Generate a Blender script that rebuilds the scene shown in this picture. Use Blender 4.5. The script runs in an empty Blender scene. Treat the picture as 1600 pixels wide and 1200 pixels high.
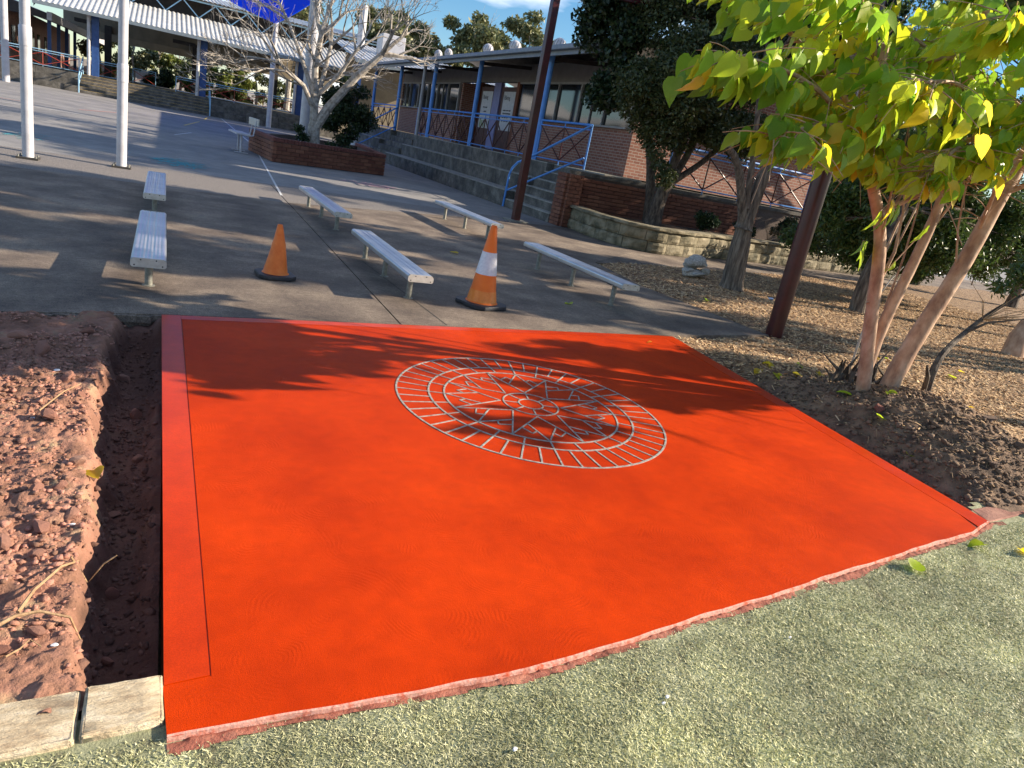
import bpy, bmesh, math, random
import numpy as np
from mathutils import Vector, Matrix
random.seed(7); RNG = np.random.default_rng(11)
scene = bpy.context.scene
COL = scene.collection
R_ = math.radians

# ------------------------------------------------------------------ camera
cam = bpy.data.cameras.new('camera'); camo = bpy.data.objects.new('camera', cam); COL.objects.link(camo)
cam.sensor_width = 36.0; cam.lens = 25.09; cam.clip_start = 0.05; cam.clip_end = 2000
camo.matrix_world = Matrix(((0.89487758, -0.0284345, -0.44540497, 0), (-0.40743225, 0.35533633, -0.8412699, 0),
                            (0.18218966, 0.93430593, 0.30639739, 1.6), (0, 0, 0, 1)))
scene.camera = camo
# ------------------------------------------------------------------ sky and sun
SUN_EL = R_(24); SUN_AZ = Vector((0.966, -0.259))
w = bpy.data.worlds.new('World'); scene.world = w; w.use_nodes = True
nt = w.node_tree; nt.nodes.clear()
out = nt.nodes.new('ShaderNodeOutputWorld'); bg = nt.nodes.new('ShaderNodeBackground')
sky = nt.nodes.new('ShaderNodeTexSky'); sky.sky_type = 'NISHITA'; sky.sun_disc = False
sky.sun_elevation = SUN_EL; sky.sun_rotation = math.atan2(SUN_AZ.x, SUN_AZ.y); sky.altitude = 50
sky.air_density = 1.0; sky.dust_density = 0.15; sky.ozone_density = 3.0
tc = nt.nodes.new('ShaderNodeTexCoord'); mp = nt.nodes.new('ShaderNodeMapping'); mp.inputs['Scale'].default_value = (1, 1, 3.2)
mp.inputs['Location'].default_value = (0.35, 0.1, 0.0)
cn = nt.nodes.new('ShaderNodeTexNoise'); cn.inputs['Scale'].default_value = 2.6; cn.inputs['Detail'].default_value = 6; cn.inputs['Roughness'].default_value = 0.55
cr = nt.nodes.new('ShaderNodeValToRGB'); cr.color_ramp.elements[0].position = 0.52; cr.color_ramp.elements[1].position = 0.66
cmix = nt.nodes.new('ShaderNodeMix'); cmix.data_type = 'RGBA'; cmix.inputs[7].default_value = (11, 11, 12, 1)
cm = nt.nodes.new('ShaderNodeMath'); cm.operation = 'MULTIPLY'; cm.inputs[1].default_value = 0.85
nt.links.new(tc.outputs['Generated'], mp.inputs['Vector']); nt.links.new(mp.outputs[0], cn.inputs['Vector'])
nt.links.new(cn.outputs['Fac'], cr.inputs[0]); nt.links.new(cr.outputs[0], cm.inputs[0]); nt.links.new(cm.outputs[0], cmix.inputs[0])
hsv = nt.nodes.new('ShaderNodeHueSaturation'); hsv.inputs['Saturation'].default_value = 1.28; nt.links.new(sky.outputs[0], hsv.inputs['Color']); nt.links.new(hsv.outputs[0], cmix.inputs[6]); nt.links.new(cmix.outputs[2], bg.inputs[0])
bg.inputs[1].default_value = 0.075
nt.links.new(bg.outputs[0], out.inputs[0])
sl = bpy.data.lights.new('sun', 'SUN'); sl.energy = 5.0; sl.angle = R_(0.45); sl.color = (1.0, 0.86, 0.68)
so = bpy.data.objects.new('sun', sl); COL.objects.link(so)
sd = Vector((SUN_AZ.x * math.cos(SUN_EL), SUN_AZ.y * math.cos(SUN_EL), math.sin(SUN_EL)))
so.rotation_euler = sd.to_track_quat('Z', 'Y').to_euler(); so.location = (20, -5, 15)
scene.view_settings.view_transform = 'Standard'; scene.view_settings.look = 'None'
scene.view_settings.exposure = 1.1; scene.view_settings.gamma = 1.0

# ------------------------------------------------------------------ helpers
MATS = {}
def srgb(r, g, b):
    f = lambda c: (c / 255 / 12.92) if c / 255 <= 0.04045 else ((c / 255 + 0.055) / 1.055) ** 2.4
    return (f(r), f(g), f(b), 1)
def mat(name, cols, rough=0.7, scale=4.0, bump=0.0, bscale=40.0, metal=0.0, spec=0.5, detail=5.0, rnd=None, transl=0.0, lo=0.35, hi=0.65, bdist=0.01, stretch=None, speck=None, mixn=0.22, pit=None):
    """procedural material: colours spread by noise (cols) or by random piece (rnd: 'island' or 'object')"""
    m = bpy.data.materials.new(name); m.use_nodes = True; t = m.node_tree; b = t.nodes['Principled BSDF']
    b.inputs['Roughness'].default_value = rough; b.inputs['Metallic'].default_value = metal
    b.inputs['Specular IOR Level'].default_value = spec
    tcn = t.nodes.new('ShaderNodeTexCoord'); vec = tcn.outputs['Object']
    if stretch:
        mpn = t.nodes.new('ShaderNodeMapping'); mpn.inputs['Scale'].default_value = stretch
        t.links.new(vec, mpn.inputs[0]); vec = mpn.outputs[0]
    if len(cols) == 1: cols = [cols[0], cols[0]]
    ramp = t.nodes.new('ShaderNodeValToRGB')
    e = ramp.color_ramp.elements
    while len(e) < len(cols): e.new(0.5)
    for i, c in enumerate(cols):
        e[i].position = (lo + (hi - lo) * i / (len(cols) - 1)); e[i].color = tuple(c[:3]) + (1,)
    n = t.nodes.new('ShaderNodeTexNoise'); n.inputs['Scale'].default_value = scale; n.inputs['Detail'].default_value = detail
    n.inputs['Roughness'].default_value = 0.62
    t.links.new(vec, n.inputs['Vector'])
    src = n.outputs['Fac']
    if rnd:
        if rnd == 'island': r = t.nodes.new('ShaderNodeNewGeometry').outputs['Random Per Island']
        else: r = t.nodes.new('ShaderNodeObjectInfo').outputs['Random']
        mm = t.nodes.new('ShaderNodeMix'); mm.inputs[0].default_value = mixn
        mr = t.nodes.new('ShaderNodeMapRange'); mr.inputs[3].default_value = lo; mr.inputs[4].default_value = hi
        t.links.new(r, mr.inputs[0]); t.links.new(mr.outputs[0], mm.inputs[2]); t.links.new(n.outputs['Fac'], mm.inputs[3]); src = mm.outputs[0]
    t.links.new(src, ramp.inputs[0]); csock = ramp.outputs[0]
    for sc_, am in (speck or ()):
        ns = t.nodes.new('ShaderNodeTexNoise'); ns.inputs['Scale'].default_value = sc_; ns.inputs['Detail'].default_value = 3; t.links.new(vec, ns.inputs['Vector'])
        mrs = t.nodes.new('ShaderNodeMapRange'); mrs.inputs[1].default_value = .3; mrs.inputs[2].default_value = .7; mrs.inputs[3].default_value = 1 - am; mrs.inputs[4].default_value = 1 + am; t.links.new(ns.outputs['Fac'], mrs.inputs[0])
        vmm = t.nodes.new('ShaderNodeVectorMath'); vmm.operation = 'SCALE'; t.links.new(csock, vmm.inputs[0]); t.links.new(mrs.outputs[0], vmm.inputs['Scale']); csock = vmm.outputs[0]
    t.links.new(csock, b.inputs['Base Color'])
    if bump:
        n2 = t.nodes.new('ShaderNodeTexNoise'); n2.inputs['Scale'].default_value = bscale; n2.inputs['Detail'].default_value = 6
        n2.inputs['Roughness'].default_value = 0.65
        t.links.new(vec, n2.inputs['Vector'])
        bp = t.nodes.new('ShaderNodeBump'); bp.inputs['Strength'].default_value = bump; bp.inputs['Distance'].default_value = bdist
        t.links.new(n2.outputs['Fac'], bp.inputs['Height']); t.links.new(bp.outputs[0], b.inputs['Normal'])
    if transl:
        tr = t.nodes.new('ShaderNodeBsdfTranslucent'); mx = t.nodes.new('ShaderNodeMixShader'); mx.inputs[0].default_value = transl
        t.links.new(ramp.outputs[0], tr.inputs[0]); t.links.new(b.outputs[0], mx.inputs[1]); t.links.new(tr.outputs[0], mx.inputs[2])
        t.links.new(mx.outputs[0], t.nodes['Material Output'].inputs[0])
    MATS[name] = m
    return m
def node(m, typ): return m.node_tree.nodes.new(typ)

ORG = {}
def link(o, parent=None):
    COL.objects.link(o)
    if parent is not None: o.parent = parent
    ORG[o.name] = Vector(ORG[parent.name]) if parent is not None else Vector(o.location)
    return o
def tag(o, label=None, cat=None, group=None, kind=None):
    if label: o['label'] = label
    if cat: o['category'] = cat
    if group: o['group'] = group
    if kind: o['kind'] = kind
    return o
def thing(name, label, cat, loc=(0, 0, 0), rz=0.0, group=None):
    o = bpy.data.objects.new(name, None); o.location = loc; o.rotation_euler = (0, 0, rz); o.empty_display_size = 0.1
    link(o); return tag(o, label, cat, group)
def mesh_np(name, V, F, m, parent=None, smooth=False, loc=None):
    """V (n,3), F (k, 3|4) arrays"""
    V = np.asarray(V, dtype=np.float32); F = np.asarray(F, dtype=np.int32)
    me = bpy.data.meshes.new(name); k = F.shape[1]
    me.vertices.add(len(V)); me.vertices.foreach_set('co', V.ravel())
    me.loops.add(F.size); me.loops.foreach_set('vertex_index', F.ravel())
    me.polygons.add(len(F)); me.polygons.foreach_set('loop_start', np.arange(0, F.size, k, dtype=np.int32))
    me.update(calc_edges=True); me.materials.append(m)
    if smooth: me.polygons.foreach_set('use_smooth', np.ones(len(F), dtype=bool))
    o = bpy.data.objects.new(name, me)
    if loc is not None: o.location = loc
    return link(o, parent)
class MB:
    def __init__(s): s.v = []; s.f = []
    def add(s, vs, fs):
        n = len(s.v); s.v += [tuple(p) for p in vs]; s.f += [tuple(i + n for i in q) for q in fs]; return s
    def box(s, c, d, rz=0.0, rot=None):
        hx, hy, hz = d[0] / 2, d[1] / 2, d[2] / 2
        M = rot if rot is not None else Matrix.Rotation(rz, 3, 'Z')
        P = [M @ Vector((x * hx, y * hy, z * hz)) + Vector(c) for z in (-1, 1) for x, y in ((-1, -1), (1, -1), (1, 1), (-1, 1))]
        return s.add(P, [(3, 2, 1, 0), (4, 5, 6, 7), (0, 1, 5, 4), (1, 2, 6, 5), (2, 3, 7, 6), (3, 0, 4, 7)])
    def bar(s, p0, p1, wd, ht=None):
        p0 = Vector(p0); p1 = Vector(p1); d = p1 - p0
        q = d.to_track_quat('X', 'Z').to_matrix()
        return s.box((p0 + p1) / 2, (d.length, wd, ht or wd), rot=q)
    def tube(s, pts, rad, n=8, caps=True):
        pts = [Vector(p) for p in pts]
        if not hasattr(rad, '__len__'): rad = [rad] * len(pts)
        rings = []; prev = None
        for i, p in enumerate(pts):
            d = (pts[min(i + 1, len(pts) - 1)] - pts[max(i - 1, 0)])
            if d.length < 1e-9: d = Vector((0, 0, 1))
            d.normalize()
            if prev is None:
                a = Vector((1, 0, 0)) if abs(d.x) < 0.9 else Vector((0, 1, 0)); u = d.cross(a).normalized()
            else:
                u = (prev - d * prev.dot(d)); u = u.normalized() if u.length > 1e-6 else d.orthogonal().normalized()
            prev = u; v = d.cross(u)
            rings.append([p + (u * math.cos(2 * math.pi * k / n) + v * math.sin(2 * math.pi * k / n)) * rad[i] for k in range(n)])
        fs = []
        for i in range(len(pts) - 1):
            for k in range(n):
                fs.append((i * n + k, i * n + (k + 1) % n, (i + 1) * n + (k + 1) % n, (i + 1) * n + k))
        if caps:
            fs.append(tuple(range(n))[::-1]); L = (len(pts) - 1) * n; fs.append(tuple(L + k for k in range(n)))
        return s.add([p for r in rings for p in r], fs)
    def lathe(s, prof, n=24, c=(0, 0, 0), caps=True):
        return s.tube([(c[0], c[1], c[2] + z) for r, z in prof], [r for r, z in prof], n, caps) if False else s._lathe(prof, n, c, caps)
    def _lathe(s, prof, n, c, caps):
        vs = [(c[0] + r * math.cos(2 * math.pi * k / n), c[1] + r * math.sin(2 * math.pi * k / n), c[2] + z) for r, z in prof for k in range(n)]
        fs = [(i * n + k, i * n + (k + 1) % n, (i + 1) * n + (k + 1) % n, (i + 1) * n + k) for i in range(len(prof) - 1) for k in range(n)]
        if caps:
            fs.append(tuple(range(n))[::-1]); L = (len(prof) - 1) * n; fs.append(tuple(L + k for k in range(n)))
        return s.add(vs, fs)
    def prism(s, poly, z0, z1):
        n = len(poly)
        vs = [(x, y, z0) for x, y in poly] + [(x, y, z1) for x, y in poly]
        fs = [tuple(range(n))[::-1], tuple(range(n, 2 * n))] + [(i, (i + 1) % n, n + (i + 1) % n, n + i) for i in range(n)]
        return s.add(vs, fs)
    def build(s, name, m, parent=None, smooth=False, bevel=0.0, loc=None, seg=2):
        org = Vector((0, 0, 0))
        if loc is not None: org = Vector(loc)
        elif parent is not None: org = ORG[parent.name]
        me = bpy.data.meshes.new(name)
        me.from_pydata([(x - org[0], y - org[1], z - org[2]) for x, y, z in s.v], [], s.f); me.update()
        if bevel:
            bm = bmesh.new(); bm.from_mesh(me); bmesh.ops.recalc_face_normals(bm, faces=bm.faces)
            ed = [e for e in bm.edges if len(e.link_faces) == 2 and e.calc_face_angle(0) > 0.5]
            bmesh.ops.bevel(bm, geom=ed, offset=bevel, segments=seg, affect='EDGES', profile=0.6); bm.to_mesh(me); bm.free()
        me.materials.append(m)
        if smooth:
            for p in me.polygons: p.use_smooth = True
            try: me.set_sharp_from_angle(angle=R_(40))
            except Exception: pass
        o = bpy.data.objects.new(name, me)
        if loc is not None and parent is None: o.location = loc
        elif loc is not None: o.location = Vector(loc) - ORG[parent.name]
        return link(o, parent)
def inst(src, parent, loc, rz=0.0, scale=(1, 1, 1), name=None, rot=None):
    o = bpy.data.objects.new(name or src.name.split('.')[0], src.data if hasattr(src, 'data') else src)
    o.location = Vector(loc) - (ORG[parent.name] if parent is not None else Vector((0, 0, 0)))
    o.rotation_euler = rot if rot is not None else (0, 0, rz); o.scale = scale
    COL.objects.link(o)
    if parent is not None: o.parent = parent
    ORG[o.name] = Vector(loc)
    return o
def mesh_only(mb, name, m, bevel=0.0, smooth=False, seg=1):
    o = mb.build(name, m, None, smooth, bevel, seg=seg); me = o.data; bpy.data.objects.remove(o); return me
def vnoise(x, y, seed=0):
    """smooth value noise on arrays"""
    x = np.asarray(x, float); y = np.asarray(y, float)
    xi = np.floor(x).astype(np.int64); yi = np.floor(y).astype(np.int64); fx = x - xi; fy = y - yi
    fx = fx * fx * (3 - 2 * fx); fy = fy * fy * (3 - 2 * fy)
    def h(a, b):
        q = (a * 374761393 + b * 668265263 + seed * 1442695041) & 0x7fffffff
        q = ((q ^ (q >> 13)) * 1274126177) & 0x7fffffff
        return ((q ^ (q >> 16)) & 0xffff) / 65535.0
    return (h(xi, yi) * (1 - fx) + h(xi + 1, yi) * fx) * (1 - fy) + (h(xi, yi + 1) * (1 - fx) + h(xi + 1, yi + 1) * fx) * fy
def fbm(x, y, s=1.0, o=4, seed=0):
    t = 0; a = 0.5
    for i in range(o):
        t = t + a * (vnoise(np.asarray(x) * s, np.asarray(y) * s, seed + i) - 0.5); s *= 2.1; a *= 0.5
    return t
def sstep(a, b, x):
    t = np.clip((np.asarray(x, float) - a) / (b - a), 0, 1); return t * t * (3 - 2 * t)
def grid(name, x0, x1, y0, y1, step, hf, m, keep=None, parent=None):
    nx = int((x1 - x0) / step) + 1; ny = int((y1 - y0) / step) + 1
    X, Y = np.meshgrid(np.linspace(x0, x1, nx), np.linspace(y0, y1, ny)); Z = hf(X, Y)
    V = np.stack([X, Y, Z], -1).reshape(-1, 3)
    i = np.arange((ny - 1) * (nx - 1)); r = i // (nx - 1); c = i % (nx - 1); a = r * nx + c
    F = np.stack([a, a + 1, a + nx + 1, a + nx], 1)
    if keep is not None:
        k = keep(V[F].mean(1)); F = F[k]
    return mesh_np(name, V, F, m, parent, smooth=True)

# ------------------------------------------------------------------ materials
concrete = mat('concrete', [(.095, .07, .053), (.16, .122, .091), (.25, .197, .143)], 0.85, 1.3, 0.7, 130, detail=8, bdist=0.006, speck=((95, .5), (22, .22), (.35, .25)))
aggregate = mat('aggregate', [(.1, .09, .085), (.18, .16, .145), (.28, .25, .22)], 0.9, 42, 0.7, 110, detail=4, bdist=0.006, speck=((70, .45),))
asphalt = mat('asphalt', [(.17, .165, .165), (.225, .215, .205), (.28, .265, .245)], 0.85, 0.5, 0.4, 120, detail=8, bdist=0.003, speck=((60, .2), (3, .12)))
dark_joint = mat('dark_joint', [(.03, .028, .026), (.05, .045, .04)], 0.95, 20)
tier_con = mat('tier_concrete', [(.065, .06, .052), (.115, .105, .09), (.18, .165, .14)], 0.9, 2.2, 0.5, 60, detail=8, bdist=0.005, speck=((30, .25), (5, .25)))
tread_con = mat('skylit_tread_concrete', [(.24, .225, .2), (.32, .3, .26), (.4, .37, .32)], 0.85, 2.5, 0.4, 60, detail=8, bdist=0.004, speck=((30, .2),))  # paler than the tier faces: sky light from above painted into the colour
white_line = mat('white_line', [(.45, .45, .44), (.7, .7, .68)], 0.7, 30)
yellow_line = mat('yellow_line', [(.65, .42, .08), (.75, .55, .2)], 0.7, 20)
red_line = mat('red_line', [(.55, .18, .14), (.6, .3, .25)], 0.7, 20)
teal_chalk = mat('teal_chalk', [(.02, .22, .26), (.1, .38, .42)], 0.8, 25)
pink_chalk = mat('pink_chalk', [(.42, .22, .27), (.5, .32, .36)], 0.8, 25)
brickm = mat('brick', [(.14, .045, .028), (.2, .075, .042), (.27, .11, .062)], 0.85, 9, 0.5, 60, rnd='object', lo=.3, hi=.7, bdist=0.004)
brickd = mat('brick_cap', [(.14, .045, .035), (.2, .07, .05)], 0.85, 9, 0.5, 60, rnd='object', lo=.3, hi=.7, bdist=0.004)
mortar = mat('mortar', [(.1, .075, .06), (.16, .12, .1)], 0.95, 25, 0.4, 90)
sandst = mat('sandstone', [(.08, .075, .045), (.2, .17, .105), (.31, .265, .18)], 0.9, 3.2, 0.9, 16, detail=8, rnd=None, bdist=0.02)
sandst2 = mat('kerb_sandstone', [(.4, .29, .18), (.6, .48, .31), (.74, .63, .45)], 0.9, 9, 0.9, 45, detail=8, bdist=0.012, stretch=(1, 3, 1))
alum = mat('aluminium', [(.5, .52, .56), (.62, .64, .68)], 0.36, 3, 0.08, 90, metal=0.85, detail=3)
alum_end = mat('aluminium_end', [(.5, .48, .42), (.62, .6, .55)], 0.5, 20, 0.1, 60, metal=0.4)
galv = mat('galvanised', [(.2, .2, .17), (.33, .32, .28)], 0.55, 30, 0.1, 60, metal=0.5)
black_rub = mat('black_rubber', [(.012, .013, .02), (.03, .032, .042)], 0.55, 25, 0.3, 60)
cone_or = mat('cone_orange', [(.85, .16, .01), (.92, .2, .015)], 0.45, 8, 0.1, 30, spec=0.4)
cone_or2 = mat('cone_faded_orange', [(.74, .15, .018), (.85, .22, .035)], 0.5, 10, 0.15, 30, spec=0.4)
cone_wh = mat('reflective_white', [(.6, .62, .68), (.74, .75, .8)], 0.3, 40, 0.1, 150)
cone_rf = mat('reflective_orange', [(.82, .2, .015), (.9, .27, .03)], 0.3, 40, 0.15, 150)
maroon = mat('maroon_paint', [(.04, .006, .007), (.07, .01, .011)], 0.3, 5, 0.05, 60)
blue_p = mat('blue_paint', [(.07, .24, .62), (.1, .3, .72)], 0.4, 6)
blue_d = mat('dark_blue_paint', [(.02, .06, .2), (.03, .09, .27)], 0.45, 6)
lblue = mat('pale_blue_paint', [(.28, .5, .68), (.36, .58, .75)], 0.4, 6)
red_rail = mat('red_rail_paint', [(.4, .05, .03), (.48, .08, .05)], 0.45, 6)
white_p = mat('white_paint', [(.45, .44, .46), (.58, .57, .59)], 0.4, 4, 0.03, 60)
cream_p = mat('cream_panel', [(.2, .19, .17), (.25, .235, .21)], 0.6, 3)
grey_fr = mat('grey_frame', [(.3, .29, .28), (.38, .37, .36)], 0.5, 8)
roof_wh = mat('pale_roof_steel', [(.5, .5, .49), (.68, .68, .67)], 0.45, 1.6, detail=6, metal=0.2)
gut = mat('gutter_paint', [(.16, .2, .23), (.22, .26, .29)], 0.4, 6)
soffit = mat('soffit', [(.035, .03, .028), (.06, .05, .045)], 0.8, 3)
beige_p = mat('beige_wall', [(.2, .165, .115), (.28, .235, .165)], 0.8, 1.2, detail=7)
doorm = mat('door_brown', [(.06, .018, .013), (.09, .028, .02)], 0.5, 5)
lilac = mat('door_lilac', [(.2, .21, .42), (.25, .26, .48)], 0.5, 5)
poster = mat('poster_paper', [(.5, .5, .52), (.62, .62, .63)], 0.4, 10)
ink = mat('poster_ink', [(.02, .02, .03), (.05, .05, .06)], 0.6, 10)
posterg = mat('poster_green', [(.2, .26, .12), (.34, .4, .2)], 0.6, 12)
sail_b = mat('blue_shade_cloth', [(.01, .16, .85), (.02, .2, .92)], 0.7, 20, transl=0.6)
dim_in = mat('room_interior', [(.025, .022, .02), (.06, .05, .045)], 0.9, 2)
bark_pale = mat('pale_bark', [(.2, .17, .14), (.38, .34, .29), (.5, .46, .41)], 0.85, 9, 0.6, 40, bdist=0.01)
bark_mul = mat('mulberry_bark', [(.3, .165, .1), (.46, .28, .17), (.58, .39, .26)], 0.75, 10, 0.5, 45, bdist=0.006, stretch=(1, 1, .5))
bark_fur = mat('furrowed_bark', [(.06, .045, .035), (.15, .115, .085), (.27, .22, .165)], 0.95, 14, 1.0, 24, bdist=0.035, stretch=(1.6, 1.6, .22))
bark_dk = mat('dark_bark', [(.04, .03, .024), (.1, .075, .055), (.17, .135, .1)], 0.9, 18, 0.9, 30, bdist=0.02, stretch=(1, 1, .3))
leaf_dk = mat('dark_leaf', [(.012, .028, .012), (.028, .055, .02), (.06, .09, .025)], 0.4, 3, rnd='island', transl=0.2, lo=.1, hi=.9)
leaf_dk2 = mat('mid_green_leaf', [(.02, .038, .012), (.05, .075, .022), (.1, .115, .035), (.12, .09, .04)], 0.45, 1.2, rnd='island', transl=0.25, lo=.1, hi=.9, mixn=.4)
leaf_ol = mat('olive_leaf', [(.035, .075, .016), (.07, .12, .026), (.12, .17, .045)], 0.35, 3, rnd='island', transl=0.3, lo=.1, hi=.9)
leaf_eu = mat('gum_leaf', [(.07, .1, .04), (.15, .17, .07), (.28, .25, .1)], 0.5, .25, rnd='island', transl=0.2, lo=.2, hi=.8)
leaf_far = mat('sunny_shrub_leaf', [(.06, .1, .015), (.14, .18, .03), (.25, .22, .05)], 0.5, .5, rnd='island', transl=0.25, lo=.15, hi=.85)
def mulberry_mat(name, a, b, c):
    m = mat(name, [a, b, c], 0.38, 14, 0.25, 40, spec=0.45, rnd='object', transl=0.65, lo=.3, hi=.7, bdist=0.004); return m
mul_g = mulberry_mat('mulberry_green', (.14, .33, .025), (.26, .47, .035), (.38, .55, .045))
mul_l = mulberry_mat('mulberry_lime', (.4, .58, .035), (.56, .68, .04), (.7, .74, .05))
mul_y = mulberry_mat('mulberry_yellow', (.76, .54, .02), (.85, .64, .03), (.9, .72, .08))
mul_mix = mat('mulberry_mixed', [(.16, .34, .025), (.34, .52, .035), (.58, .68, .04), (.86, .68, .03)], 0.4, 6, rnd='island', transl=0.45, lo=.2, hi=.95)

# ------------------------------------------------------------------ painted slab materials
def slab_mat(name, swirl, rough, cols):
    m = mat(name, cols, rough, 1.1, 0, detail=7, spec=0.5, lo=.3, hi=.7, speck=((240, .16), (14, .07), (2.2, .07), (.5, .06)))
    t = m.node_tree; b = t.nodes['Principled BSDF']; L = t.links.new
    tcn = t.nodes.new('ShaderNodeTexCoord')
    nz = t.nodes.new('ShaderNodeTexNoise'); nz.inputs['Scale'].default_value = 330 if swirl else 260; nz.inputs['Detail'].default_value = 2
    L(tcn.outputs['Object'], nz.inputs['Vector'])
    bp2 = t.nodes.new('ShaderNodeBump'); bp2.inputs['Strength'].default_value = 0.75 if swirl else .35; bp2.inputs['Distance'].default_value = 0.0022 if swirl else .0012
    L(nz.outputs['Fac'], bp2.inputs['Height'])
    if swirl:
        wn = t.nodes.new('ShaderNodeTexNoise'); wn.inputs['Scale'].default_value = 7; wn.inputs['Detail'].default_value = 3
        L(tcn.outputs['Object'], wn.inputs['Vector'])
        vm = t.nodes.new('ShaderNodeVectorMath'); vm.operation = 'MULTIPLY_ADD'; vm.inputs[1].default_value = (.05, .05, 0)
        L(wn.outputs['Color'], vm.inputs[0]); L(tcn.outputs['Object'], vm.inputs[2])
        hs = []
        for sc, fr in ((2.3, 150.0), (3.1, 125.0)):
            vo = t.nodes.new('ShaderNodeTexVoronoi'); vo.inputs['Scale'].default_value = sc; vo.voronoi_dimensions = '2D'
            if sc > 4: 
                ad = t.nodes.new('ShaderNodeVectorMath'); ad.operation = 'ADD'; ad.inputs[1].default_value = (3.3, 1.7, 0); L(vm.outputs[0], ad.inputs[0]); L(ad.outputs[0], vo.inputs['Vector'])
            else: L(vm.outputs[0], vo.inputs['Vector'])
            mu = t.nodes.new('ShaderNodeMath'); mu.operation = 'MULTIPLY'; mu.inputs[1].default_value = fr; L(vo.outputs['Distance'], mu.inputs[0])
            sn = t.nodes.new('ShaderNodeMath'); sn.operation = 'SINE'; L(mu.outputs[0], sn.inputs[0]); hs.append(sn)
        mk = t.nodes.new('ShaderNodeTexNoise'); mk.inputs['Scale'].default_value = 2.3; mk.inputs['Detail'].default_value = 3; L(tcn.outputs['Object'], mk.inputs['Vector'])
        rp = t.nodes.new('ShaderNodeMapRange'); rp.inputs[1].default_value = .4; rp.inputs[2].default_value = .6; L(mk.outputs['Fac'], rp.inputs[0])
        mx = t.nodes.new('ShaderNodeMix'); L(rp.outputs[0], mx.inputs[0]); L(hs[0].outputs[0], mx.inputs[2]); L(hs[1].outputs[0], mx.inputs[3])
        br = t.nodes.new('ShaderNodeTexNoise'); br.inputs['Scale'].default_value = 60; br.inputs['Detail'].default_value = 3; L(tcn.outputs['Object'], br.inputs['Vector'])
        mk2 = t.nodes.new('ShaderNodeTexNoise'); mk2.inputs['Scale'].default_value = 6.5; mk2.inputs['Detail'].default_value = 4; L(vm.outputs[0], mk2.inputs['Vector'])
        rp3 = t.nodes.new('ShaderNodeMapRange'); rp3.inputs[1].default_value = .47; rp3.inputs[2].default_value = .62; rp3.inputs[3].default_value = .05; L(mk2.outputs['Fac'], rp3.inputs[0])
        m3 = t.nodes.new('ShaderNodeMath'); m3.operation = 'MULTIPLY'; L(mx.outputs[0], m3.inputs[0]); L(rp3.outputs[0], m3.inputs[1])
        m2 = t.nodes.new('ShaderNodeMath'); m2.operation = 'MULTIPLY_ADD'; L(m3.outputs[0], m2.inputs[0]); L(br.outputs['Fac'], m2.inputs[1]); L(br.outputs['Fac'], m2.inputs[2])
        bp = t.nodes.new('ShaderNodeBump'); bp.inputs['Strength'].default_value = 0.26; bp.inputs['Distance'].default_value = 0.0018
        L(m2.outputs[0], bp.inputs['Height']); L(bp.outputs[0], bp2.inputs['Normal'])
    L(bp2.outputs[0], b.inputs['Normal'])
    return m
OR = [(.43, .027, .0003), (.51, .036, .0004), (.57, .044, .0006)]
slab_field = slab_mat('painted_slab_field', True, 0.55, OR); slab_field.node_tree.nodes['Principled BSDF'].inputs['Specular IOR Level'].default_value = .07
slab_edge = slab_mat('painted_slab_border', False, 0.3, OR); slab_edge.node_tree.nodes['Principled BSDF'].inputs['Specular IOR Level'].default_value = .16
slab_side = mat('painted_slab_side', [(.25, .03, .012), (.34, .06, .03), (.2, .09, .06)], 0.8, 6, 0.5, 50)
paint_rim = mat('overspray_rim', [(.5, .17, .11), (.68, .38, .3), (.55, .1, .04)], 0.8, 18, 0.5, 90)
stencil = mat('stencil_line', [(.2, .17, .14), (.33, .31, .27), (.42, .4, .35)], 0.75, 30, 0.4, 200)
turf_soil = mat('turf_soil', [(.17, .16, .09), (.3, .31, .18), (.42, .43, .27)], 0.95, 9, 0.8, 120, detail=8, speck=((1.3, .25),))
blade_m = mat('turf_blade', [(.12, .135, .055), (.42, .43, .215), (.67, .65, .37), (.88, .84, .58)], 0.6, 2.2, rnd='island', lo=.15, hi=.85, transl=0.15, mixn=.4, speck=((1.3, .3), (5, .2)))
red_dirt = mat('red_stained_dirt', [(.16, .05, .03), (.34, .11, .07), (.42, .17, .11)], 0.95, 14, 0.9, 60)
clay = mat('red_clay', [(.12, .06, .036), (.27, .135, .085), (.42, .205, .135), (.38, .27, .16)], 0.95, 4.5, 1.0, 50, detail=9, lo=.3, hi=.68, bdist=0.015)
clod_m = mat('clay_clod', [(.13, .07, .045), (.28, .145, .095), (.46, .215, .15), (.5, .26, .19)], 0.95, 12, 0.9, 70, rnd='island', lo=.15, hi=.85)
soil = mat('dark_soil', [(.055, .034, .022), (.11, .068, .042), (.19, .125, .078)], 0.95, 7, 1.0, 60, detail=9, bdist=0.02)
soil_clod = mat('soil_clod', [(.09, .055, .035), (.18, .115, .072), (.3, .2, .13)], 0.95, 12, 0.9, 70, rnd='island', lo=.15, hi=.85)
mulch_b = mat('mulch_bed', [(.09, .055, .03), (.19, .125, .065), (.3, .2, .11)], 0.95, 16, 1.0, 90, detail=9, bdist=0.02)
chip_m = mat('mulch_chip', [(.14, .075, .04), (.4, .24, .12), (.66, .44, .22), (.82, .62, .37)], 0.85, 5, rnd='island', lo=.12, hi=.88)
root_m = mat('root_skin', [(.3, .18, .09), (.45, .3, .16)], 0.8, 30, 0.5, 80)
white_bit = mat('white_scrap', [(.6, .6, .62), (.75, .75, .78)], 0.6, 20)
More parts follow.
